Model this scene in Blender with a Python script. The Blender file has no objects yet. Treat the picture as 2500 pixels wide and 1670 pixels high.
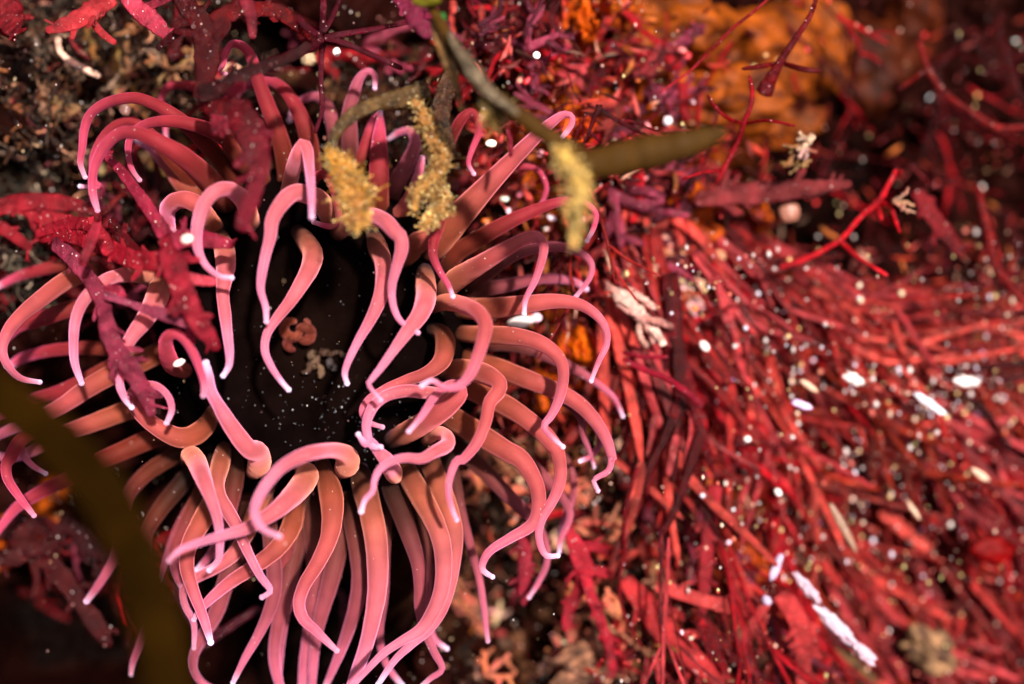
import bpy, math, random
from mathutils import Vector, noise
# ------------------------------------------------------------------ camera, sky, sun, exposure
S = 0.1            # metres per modelling unit (1 unit = 10 cm; the photographed patch is about 25 cm wide)
D = 2.8            # camera height over the rock, in units
scene = bpy.context.scene
C = scene.collection
cam_d = bpy.data.cameras.new("camera"); cam = bpy.data.objects.new("camera", cam_d); C.objects.link(cam)
cam.location = (0, 0, D * S)
cam_d.sensor_width = 36; cam_d.lens = 36 * D / 2.5
cam_d.clip_start = 0.005; cam_d.clip_end = 50
cam_d.dof.use_dof = True
cam_d.dof.focus_distance = (D - 0.34) * S
cam_d.dof.aperture_fstop = 4.2
scene.camera = cam
world = bpy.data.worlds.new("World"); scene.world = world; world.use_nodes = True
SUN_EL, SUN_AZ = 68.0, 50.0     # elevation, compass angle measured from +Y clockwise
nt = world.node_tree; bg = nt.nodes["Background"]
sky = nt.nodes.new("ShaderNodeTexSky"); sky.sky_type = 'NISHITA'; sky.sun_disc = False
sky.sun_elevation = math.radians(SUN_EL); sky.sun_rotation = math.radians(SUN_AZ)
sky.ozone_density = 0.0; sky.dust_density = 6.0; sky.air_density = 0.6
nt.links.new(sky.outputs[0], bg.inputs[0]); bg.inputs[1].default_value = 0.05
sl = bpy.data.lights.new("sun", 'SUN'); sl.energy = 4.8; sl.angle = math.radians(2.5); sl.color = (1.0, 0.90, 0.80)
so = bpy.data.objects.new("sun", sl); C.objects.link(so)
el, az = math.radians(SUN_EL), math.radians(SUN_AZ)
sdir = Vector((math.sin(az) * math.cos(el), math.cos(az) * math.cos(el), math.sin(el)))
so.rotation_euler = sdir.to_track_quat('Z', 'Y').to_euler(); so.location = sdir
scene.view_settings.view_transform = 'Standard'; scene.view_settings.look = 'None'
scene.view_settings.exposure = 0.8; scene.view_settings.gamma = 1.0
scene.render.engine = 'CYCLES'
scene.cycles.max_bounces = 6; scene.cycles.transparent_max_bounces = 10
scene.cycles.use_denoising = True

# ------------------------------------------------------------------ helpers
R = random.Random(7)
def lin(c):
    return tuple(((v / 255) / 12.92 if v / 255 <= 0.04045 else ((v / 255 + 0.055) / 1.055) ** 2.4) for v in c)
def W(px, py, z):
    k = (D - z) / D
    return Vector(((px - 1250) / 1000 * k, (835 - py) / 1000 * k, z))
TILE = {'A': (0, 0, 2.6137), 'B': (700, 0, 2.6137), 'C': (0, 550, 2.6137), 'D': (700, 550, 2.6137),
        'E': (0, 1070, 2.6137), 'F': (700, 1070, 2.6137), 'H': (1400, 0, 1.9009), 'K': (1400, 845, 1.9009), 'V': (0, 0, 0.93880)}
def trace(s):
    out = []
    for q in s.split(';'):
        t, n = q.split(); ox, oy, f = TILE[t]
        v = [float(a) for a in n.split(',')]
        out.append([ox + v[0] / f, oy + v[1] / f] + [a / f for a in v[2:3]] + v[3:])
    return out
def lerp(a, b, t): return a + (b - a) * t
def mixc(a, b, t): return tuple(lerp(a[i], b[i], t) for i in range(3))
def ss(a, b, x):
    t = max(0, min(1, (x - a) / (b - a))); return t * t * (3 - 2 * t)
def catmull(pts, n):
    """pts: list of vectors (any length tuples); n samples evenly over arc length"""
    P = [pts[0]] + list(pts) + [pts[-1]]
    raw = []
    for i in range(1, len(P) - 2):
        for k in range(12):
            t = k / 12; a, b, c, d = P[i - 1], P[i], P[i + 1], P[i + 2]
            raw.append(tuple(0.5 * (2 * b[j] + (c[j] - a[j]) * t + (2 * a[j] - 5 * b[j] + 4 * c[j] - d[j]) * t * t + (3 * b[j] - a[j] - 3 * c[j] + d[j]) * t ** 3) for j in range(len(b))))
    raw.append(tuple(pts[-1]))
    L = [0]
    for i in range(1, len(raw)):
        L.append(L[-1] + math.dist(raw[i][:3], raw[i - 1][:3]))
    out = []; j = 0
    for i in range(n):
        s = L[-1] * i / (n - 1)
        while j < len(raw) - 2 and L[j + 1] < s: j += 1
        u = (s - L[j]) / max(1e-9, L[j + 1] - L[j]); u = min(1, max(0, u))
        out.append(tuple(lerp(raw[j][q], raw[j + 1][q], u) for q in range(len(raw[j]))))
    return out, L[-1]

class MB:
    def __init__(s): s.v = []; s.f = []; s.c = []
    def rings(s, cen, rad, col, seg=12, flat=1.0, up=None, twist=None, cap=True, rough=0.0, seed=0):
        """sweep; flat = thickness/width; up = preferred normal of the flat side"""
        n = len(cen); base = len(s.v)
        prev = None
        for i in range(n):
            a = cen[max(0, i - 1)]; b = cen[min(n - 1, i + 1)]
            t = (b - a)
            t = t.normalized() if t.length > 1e-9 else Vector((0, 0, 1))
            if up is not None:
                u0 = up
                side = t.cross(u0)
                if side.length < 0.05: side = t.cross(Vector((0.3, 0.8, 0.2)))
                side.normalize()
                if prev is not None and side.dot(prev) < 0: side = -side
            else:
                if prev is None:
                    side = t.cross(Vector((0, 0, 1)))
                    if side.length < 0.05: side = t.cross(Vector((0, 1, 0)))
                else:
                    side = prev - t * prev.dot(t)
                side.normalize()
            prev = side.copy()
            nor = side.cross(t).normalized()
            if twist:
                ca, sa = math.cos(twist[i]), math.sin(twist[i])
                side, nor = side * ca + nor * sa, nor * ca - side * sa
            for k in range(seg):
                an = 2 * math.pi * k / seg
                r = rad[i]
                if rough:
                    r *= 1 + rough * noise.noise(Vector((math.cos(an) * 2 + seed, math.sin(an) * 2, i * 0.35 + seed)))
                s.v.append(cen[i] + side * (math.cos(an) * r) + nor * (math.sin(an) * r * flat))
                s.c.append(col[i])
        for i in range(n - 1):
            for k in range(seg):
                a = base + i * seg + k; b = base + i * seg + (k + 1) % seg
                s.f.append((a, b, b + seg, a + seg))
        if cap:
            s.f.append(tuple(base + k for k in range(seg))[::-1]); s.f.append(tuple(base + (n - 1) * seg + k for k in range(seg)))
    def blob(s, c, r, col, seed=0, amp=0.35, freq=1.5, nu=14, nv=9, col2=None, axes=None):
        base = len(s.v); rx, ry, rz = r
        for j in range(nv + 1):
            th = math.pi * j / nv
            for i in range(nu):
                ph = 2 * math.pi * i / nu
                d = Vector((math.sin(th) * math.cos(ph), math.sin(th) * math.sin(ph), math.cos(th)))
                q = 1 + amp * noise.noise(d * freq + Vector((seed, seed * 1.7, 0))) + amp * .4 * noise.noise(d * freq * 3 + Vector((0, seed, 0)))
                p = Vector((d.x * rx * q, d.y * ry * q, d.z * rz * q))
                if axes is not None: p = axes @ p
                s.v.append(c + p)
                m = 0.5 + noise.noise(d * 3 + Vector((seed, 0, 5))) if col2 else 0
                s.c.append(mixc(col, col2, max(0, min(1, m))) if col2 else col)
        for j in range(nv):
            for i in range(nu):
                a = base + j * nu + i; b = base + j * nu + (i + 1) % nu
                s.f.append((a, a + nu, b + nu, b))
    def build(s, name, mat, parent=None, smooth=True, origin=None):
        me = bpy.data.meshes.new(name)
        o0 = origin if origin is not None else Vector((0, 0, 0))
        me.from_pydata([tuple((v - o0) * S) for v in s.v], [], s.f)
        ca = me.color_attributes.new("Col", 'FLOAT_COLOR', 'POINT')
        flat = []
        for c in s.c: flat += [c[0], c[1], c[2], 1.0]
        ca.data.foreach_set("color", flat)
        if smooth: me.polygons.foreach_set("use_smooth", [True] * len(me.polygons))
        me.materials.append(mat); me.validate(); me.update()
        o = bpy.data.objects.new(name, me); C.objects.link(o)
        o.location = o0 * S
        if parent is not None:
            o.parent = parent; o.location = (o0 * S) - parent.location
        return o
def tag(o, label=None, cat=None, group=None, kind=None):
    if label: o['label'] = label
    if cat: o['category'] = cat
    if group: o['group'] = group
    if kind: o['kind'] = kind
    return o
def empty(name, loc):
    o = bpy.data.objects.new(name, None); C.objects.link(o); o.location = loc * S; o.empty_display_size = 0.01
    return o

# ------------------------------------------------------------------ materials
def mat(name, velvet=0.0, see=0.0, rough=0.4, spec=0.5, sss=0.0, sssr=(1, .3, .2), scale=0.002, sheen=0.0, sheen_rough=0.3, sheen_tint=(1, 1, 1),
        bump=0.0, bfreq=400, cvar=0.35, cfreq=120, fleck=0.0, fleck_c=(.9, .8, .7), coat=0.0, transl=0.0, bdist=0.0008, fleckf=900, patch=None):
    m = bpy.data.materials.new(name); m.use_nodes = True; t = m.node_tree; N = t.nodes; L = t.links
    b = N["Principled BSDF"]
    at = N.new("ShaderNodeAttribute"); at.attribute_name = "Col"
    tc = N.new("ShaderNodeTexCoord")
    nz = N.new("ShaderNodeTexNoise"); nz.inputs["Scale"].default_value = cfreq; nz.inputs["Detail"].default_value = 5
    L.new(tc.outputs["Object"], nz.inputs["Vector"])
    mr = N.new("ShaderNodeMapRange"); mr.inputs[1].default_value = 0.3; mr.inputs[2].default_value = 0.7
    mr.inputs[3].default_value = 1 - cvar; mr.inputs[4].default_value = 1 + cvar
    L.new(nz.outputs["Fac"], mr.inputs[0])
    mul = N.new("ShaderNodeVectorMath"); mul.operation = 'SCALE'
    L.new(at.outputs["Color"], mul.inputs[0]); L.new(mr.outputs[0], mul.inputs["Scale"])
    colout = mul.outputs[0]
    if patch:
        n5 = N.new("ShaderNodeTexNoise"); n5.inputs["Scale"].default_value = cfreq * 1.7; n5.inputs["Detail"].default_value = 3
        L.new(tc.outputs["Object"], n5.inputs["Vector"])
        r5 = N.new("ShaderNodeMapRange"); r5.inputs[1].default_value = 0.52; r5.inputs[2].default_value = 0.74; r5.inputs[4].default_value = 0.75
        L.new(n5.outputs["Fac"], r5.inputs[0])
        x5 = N.new("ShaderNodeMix"); x5.data_type = 'RGBA'; L.new(r5.outputs[0], x5.inputs["Factor"]); L.new(colout, x5.inputs["A"])
        p5 = N.new("ShaderNodeVectorMath"); p5.operation = 'MULTIPLY_ADD'; L.new(colout, p5.inputs[0]); p5.inputs[1].default_value = (1.5, 1.7, 1.7); p5.inputs[2].default_value = tuple(v * .08 for v in patch)
        L.new(p5.outputs[0], x5.inputs["B"]); colout = x5.outputs["Result"]
    if fleck > 0:  # on algae and fuzz the flecks paint sparkles into the colour
        n2 = N.new("ShaderNodeTexNoise"); n2.inputs["Scale"].default_value = fleckf; n2.inputs["Detail"].default_value = 2
        L.new(tc.outputs["Object"], n2.inputs["Vector"])
        r2 = N.new("ShaderNodeMapRange"); r2.inputs[1].default_value = 0.72 - fleck * 0.15; r2.inputs[2].default_value = 0.77 - fleck * 0.15
        L.new(n2.outputs["Fac"], r2.inputs[0])
        mx = N.new("ShaderNodeMix"); mx.data_type = 'RGBA'
        ml = N.new("ShaderNodeMath"); ml.operation = 'MULTIPLY'; bw = N.new("ShaderNodeRGBToBW"); L.new(at.outputs["Color"], bw.inputs[0])
        mk = N.new("ShaderNodeMapRange"); mk.inputs[1].default_value = 0.01; mk.inputs[2].default_value = 0.12; L.new(bw.outputs[0], mk.inputs[0])
        L.new(r2.outputs[0], ml.inputs[0]); L.new(mk.outputs[0], ml.inputs[1])
        L.new(ml.outputs[0], mx.inputs["Factor"]); L.new(colout, mx.inputs["A"]); mx.inputs["B"].default_value = (*fleck_c, 1)
        colout = mx.outputs["Result"]
    L.new(colout, b.inputs["Base Color"])
    b.inputs["Roughness"].default_value = rough; b.inputs["Specular IOR Level"].default_value = spec
    b.inputs["IOR"].default_value = 1.4
    if sss:
        b.inputs["Subsurface Weight"].default_value = sss; b.inputs["Subsurface Radius"].default_value = sssr; b.inputs["Subsurface Scale"].default_value = scale
    if sheen:
        b.inputs["Sheen Weight"].default_value = sheen; b.inputs["Sheen Roughness"].default_value = sheen_rough; b.inputs["Sheen Tint"].default_value = (*sheen_tint, 1)
        sa = N.new("ShaderNodeVectorMath"); sa.operation = 'MULTIPLY_ADD'; L.new(at.outputs["Color"], sa.inputs[0]); sa.inputs[1].default_value = (1.7, 2.4, 2.9); sa.inputs[2].default_value = (.02, .0, .02)
        L.new(sa.outputs[0], b.inputs["Sheen Tint"])
    if coat:
        b.inputs["Coat Weight"].default_value = coat; b.inputs["Coat Roughness"].default_value = 0.1; b.inputs["Coat IOR"].default_value = 1.5
    if bump:
        n3 = N.new("ShaderNodeTexNoise"); n3.inputs["Scale"].default_value = bfreq; n3.inputs["Detail"].default_value = 4; n3.inputs["Roughness"].default_value = 0.65
        L.new(tc.outputs["Object"], n3.inputs["Vector"])
        bp = N.new("ShaderNodeBump"); bp.inputs["Strength"].default_value = bump; bp.inputs["Distance"].default_value = bdist
        L.new(n3.outputs["Fac"], bp.inputs["Height"]); L.new(bp.outputs[0], b.inputs["Normal"])
        if coat: L.new(bp.outputs[0], b.inputs["Coat Normal"])
    if velvet:
        out = N["Material Output"]; vv = N.new("ShaderNodeBsdfSheen"); vv.distribution = 'ASHIKHMIN'; vv.inputs["Roughness"].default_value = 0.32
        va = N.new("ShaderNodeVectorMath"); va.operation = 'MULTIPLY_ADD'; L.new(at.outputs["Color"], va.inputs[0]); va.inputs[1].default_value = (1.4 * velvet, 2.0 * velvet, 2.5 * velvet); va.inputs[2].default_value = (0, 0, 0)
        L.new(va.outputs[0], vv.inputs["Color"]); ad = N.new("ShaderNodeAddShader"); L.new(b.outputs[0], ad.inputs[0]); L.new(vv.outputs[0], ad.inputs[1]); L.new(ad.outputs[0], out.inputs[0])
    if transl:
        out = N["Material Output"]; tr = N.new("ShaderNodeBsdfTranslucent"); ms = N.new("ShaderNodeMixShader"); ms.inputs[0].default_value = transl
        L.new(colout, tr.inputs[0]); L.new(b.outputs[0], ms.inputs[1]); L.new(tr.outputs[0], ms.inputs[2]); L.new(ms.outputs[0], out.inputs[0])
        if see:      # thin wet blades let what lies behind show through, tinted red
            tp = N.new("ShaderNodeBsdfTransparent"); tp.inputs[0].default_value = (1, .35, .38, 1); m2 = N.new("ShaderNodeMixShader"); m2.inputs[0].default_value = see
            L.new(ms.outputs[0], m2.inputs[1]); L.new(tp.outputs[0], m2.inputs[2]); L.new(m2.outputs[0], out.inputs[0])
    return m
M = {}
M['tentacle'] = mat('tentacle_skin', velvet=0.9, rough=0.6, spec=0.10, sss=0.55, sssr=(1, .4, .4), scale=0.0022, sheen=1.0, sheen_rough=0.27, bump=0.25, bfreq=1300, cvar=0.2, cfreq=190, bdist=0.0003, sheen_tint=(1, .8, .9))
M['disc'] = mat('oral_disc_skin', rough=0.6, spec=0.0, bump=0.4, bfreq=500, cvar=0.5)
M['algae'] = mat('red_algae', coat=0.15, rough=0.15, spec=0.4, bump=1.0, bfreq=1100, cvar=0.55, cfreq=230, transl=0.35, fleck=0.15, fleck_c=(.9, .5, .5), bdist=0.0009, fleckf=2300, see=0.2, patch=(.55, .12, .10))
M['algae_dull'] = mat('dull_red_algae', rough=0.35, spec=0.3, bump=0.9, bfreq=700, cvar=0.6, cfreq=260, transl=0.3, see=0.12, patch=(.6, .16, .10), fleck=.3, fleck_c=(.9, .6, .5), fleckf=1500)
M['kelp'] = mat('kelp', rough=0.7, spec=0.02, bump=0.2, bfreq=120, cvar=0.4, cfreq=90, transl=0.15)
M['fuzz'] = mat('golden_fuzz', rough=0.3, spec=0.6, bump=1.0, bfreq=700, cvar=0.75, cfreq=420, fleck=0.5, fleck_c=(1, .85, .6), transl=0.3, fleckf=1900, patch=(1, .8, .4), bdist=0.0015)
M['strand'] = mat('olive_strand', rough=0.6, spec=0.1, bump=0.4, bfreq=300, cvar=0.25, cfreq=150)
M['rock'] = mat('encrusted_rock', rough=0.6, spec=0.03, bump=1.0, bfreq=260, cvar=0.6, cfreq=90, fleck=0.25, fleck_c=(.6, .42, .28), bdist=0.002, fleckf=420)
M['sponge'] = mat('orange_sponge', rough=0.5, spec=0.12, bump=0.8, bfreq=200, cvar=0.45, cfreq=130, sss=0.2, sssr=(1, .4, .1), scale=0.003, bdist=0.0015)
M['shell'] = mat('shell_and_grit', rough=0.3, spec=0.6, bump=0.5, bfreq=500, cvar=0.15, cfreq=200)
M['twig'] = mat('coralline_crust', rough=0.45, spec=0.4, bump=1.0, bfreq=600, cvar=0.6, cfreq=330, bdist=0.0015)

# ------------------------------------------------------------------ rock (the setting)
def region(px, py, cx, cy, rx, ry, soft=0.4):
    d = math.hypot((px - cx) / rx, (py - cy) / ry) + 0.45 * noise.noise(Vector((px / 130, py / 130, 3.1)))
    return 1 - ss(1 - soft, 1 + soft * .5, d)
def ground_z(x, y):
    px, py = 1250 + x * 1000, 835 - y * 1000
    z = 0.13 * region(px, py, 250, 200, 420, 300)
    z -= 0.48 * ss(1450, 2400, px) + 0.0
    z -= 0.22 * region(px, py, 60, 430, 170, 70) + 0.2 * region(px, py, 250, 330, 120, 60) + 0.30 * region(px, py, 620, 70, 170, 90) + 0.5 * region(px, py, 60, 1640, 420, 260) + 0.25 * region(px, py, 2150, 300, 330, 260) + 0.3 * region(px, py, 650, 1650, 330, 220)
    z -= 0.2 * region(px, py, 1250, 1500, 260, 160)
    f = 0.16 * noise.noise(Vector((x * 2.1, y * 2.1, 0.5))) + 0.09 * noise.noise(Vector((x * 5, y * 5, 2))) + 0.05 * noise.noise(Vector((x * 12, y * 12, 4))) + 0.028 * noise.noise(Vector((x * 28, y * 28, 7)))
    rug = abs(noise.noise(Vector((x * 9, y * 9, 11))))
    return z + f - 0.07 * rug - 0.12
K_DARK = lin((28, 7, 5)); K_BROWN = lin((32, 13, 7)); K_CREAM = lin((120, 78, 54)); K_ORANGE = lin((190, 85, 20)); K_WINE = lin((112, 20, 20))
def ground_col(x, y):
    px, py = 1250 + x * 1000, 835 - y * 1000
    n1 = noise.noise(Vector((x * 6, y * 6, 20))); n2 = noise.noise(Vector((x * 22, y * 22, 25))); n3 = noise.noise(Vector((x * 14 + 3, y * 14, 31)))
    c = K_DARK
    c = mixc(c, K_WINE, ss(1350, 1700, px) * ss(-.2, .4, n1) * 0.8 * ss(500, 800, py + (1900 - px) * .3))
    brown = max(region(px, py, 250, 250, 420, 330), region(px, py, 850, 200, 260, 180) * .6, region(px, py, 1400, 1500, 420, 320))
    c = mixc(c, K_BROWN, brown * ss(-.25, .25, n2) * 0.85)
    c = mixc(c, K_CREAM, brown * ss(.18, .5, n3 + n2 * .5) * 0.6)
    cream2 = max(region(px, py, 1750, 1560, 700, 170), region(px, py, 2350, 1350, 260, 330) * .5)
    c = mixc(c, K_CREAM, cream2 * ss(.1, .4, n3 + n2 * .4) * 0.55)
    org = max(region(px, py, 1560, 420, 330, 160) * .8, region(px, py, 1480, 850, 170, 200), region(px, py, 1720, 300, 260, 260) * .8, region(px, py, 30, 1330, 60, 140), region(px, py, 1350, 250, 220, 160) * .6, region(px, py, 1720, 1180, 200, 260) * .6, region(px, py, 1950, 850, 350, 250) * .5)
    c = mixc(c, K_ORANGE, org * ss(-.3, .25, n1 + n2 * .4))
    black = max(region(px, py, 60, 430, 170, 70) * .9, region(px, py, 300, 320, 120, 60) * .8, region(px, py, 620, 70, 170, 90), region(px, py, 80, 1600, 420, 240), region(px, py, 2050, 330, 430, 260) * .8, region(px, py, 650, 1640, 330, 220), region(px, py, 2000, 560, 240, 90))  # hollows and far corners: missing light painted in as near-black
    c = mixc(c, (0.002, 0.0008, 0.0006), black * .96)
    return c
g = MB()
def axis(lo, hi, n, far):
    a = [lo + (hi - lo) * i / (n - 1) for i in range(n)]
    st = (hi - lo) / (n - 1); l = lo; pre = []
    while l > -far: st *= 1.35; l -= st; pre.append(l)
    st = (hi - lo) / (n - 1); h = hi; post = []
    while h < far: st *= 1.35; h += st; post.append(h)
    return pre[::-1] + a + post
XS = axis(-1.6, 1.7, 330, 14); YS = axis(-1.15, 1.1, 230, 14)
for y in YS:
    for x in XS:
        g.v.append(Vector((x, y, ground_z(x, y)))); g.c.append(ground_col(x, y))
nx = len(XS)
for j in range(len(YS) - 1):
    for i in range(nx - 1):
        a = j * nx + i; g.f.append((a, a + 1, a + nx + 1, a + nx))
rock = g.build('reef_rock', M['rock']); tag(rock, 'encrusted brown reef rock, unlit hollows painted black, under the anemone and seaweed', 'rock', kind='structure')
def gz_px(px, py):
    w = W(px, py, -0.1); return ground_z(w.x, w.y)

# ------------------------------------------------------------------ auto labels that place each look-alike by a landmark
LANDMARKS = [("the white broken stick", 2080, 1500), ("the pale branched clump", 1575, 770), ("the round cream shell", 1930, 518), ("the bright red forked twig", 2120, 540),
    ("the big orange sponge", 1840, 160), ("the ringed orange sponge", 1405, 330), ("the strand's blunt end", 1740, 330), ("the anemone's mouth", 730, 820),
    ("the cream-gold tuft", 1405, 480), ("the dark frond above the anemone", 500, 110), ("the blurred kelp blade", 330, 1330), ("the cream curled worm tube", 190, 150),
    ("the brightest white shell", 2380, 940), ("the lilac shell flake", 1960, 990), ("the cream mossy patch low centre", 1270, 1330), ("the dark star-shaped seaweed", 790, 90),
    ("the lone long tentacle tip", 1190, 1560), ("the grey-white sediment strip", 2060, 1290), ("the top left corner", 0, 0), ("the bottom left corner", 0, 1670),
    ("the top right corner", 2500, 0), ("the bottom right corner", 2500, 1670), ("the bright orange lobe", 1450, 880), ("the crimson forked frond", 420, 640),
    ("the lilac shell wedge", 1890, 1400), ("the white shell ridge", 2300, 880), ("the purple lacy seaweed", 1130, 30)]
REG = []
def reg(o, adj, noun, cat, group, px, py): REG.append((o, adj, noun, cat, group, px, py))
def finish_labels():
    ORD = ["closest", "second closest", "third closest", "fourth closest", "fifth closest", "sixth closest", "seventh closest", "eighth closest", "ninth closest", "tenth closest", "eleventh closest", "twelfth closest"]
    b = {}
    for r in REG:
        o, adj, noun, cat, group, px, py = r
        lm = min(LANDMARKS, key=lambda l: math.hypot(l[1] - px, l[2] - py))
        dx, dy = px - lm[1], py - lm[2]
        if abs(dx) > 2.4 * abs(dy): d = "right of" if dx > 0 else "left of"
        elif abs(dy) > 2.4 * abs(dx): d = "below" if dy > 0 else "above"
        else: d = ("below" if dy > 0 else "above") + (" and right of" if dx > 0 else " and left of")
        b.setdefault((adj, noun, d, lm[0]), []).append((math.hypot(dx, dy), r))
    for (adj, noun, d, lm), rs in b.items():
        rs.sort(key=lambda q: q[0])
        for i, (_, r) in enumerate(rs):
            o = r[0]
            lab = f"{adj} {noun} {d} {lm}" if len(rs) == 1 else f"{adj} {noun}, {ORD[min(i, 11)]}, {d} {lm}"
            tag(o, lab, r[3], r[4])

# ------------------------------------------------------------------ the anemone
an_o = W(767, 820, 0.0)
anem = empty('sea_anemone', an_o)
tag(anem, 'large pink sea anemone with curling tentacles round a black disc', 'sea anemone')
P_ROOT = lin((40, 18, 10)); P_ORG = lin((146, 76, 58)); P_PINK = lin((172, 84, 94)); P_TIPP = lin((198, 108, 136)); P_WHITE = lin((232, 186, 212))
TINT = {'p': (P_ORG, P_PINK, P_TIPP), 'o': (lin((130, 62, 44)), lin((154, 68, 70)), lin((188, 92, 116))),
        'r': (lin((92, 34, 24)), lin((122, 34, 42)), lin((170, 62, 88))), 'm': (lin((88, 42, 38)), lin((126, 58, 68)), lin((168, 84, 108))),
        'd': (lin((84, 36, 24)), lin((120, 50, 54)), lin((150, 70, 90)))}  # m and d: shade on low-lying tentacles painted as darker tints
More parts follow.
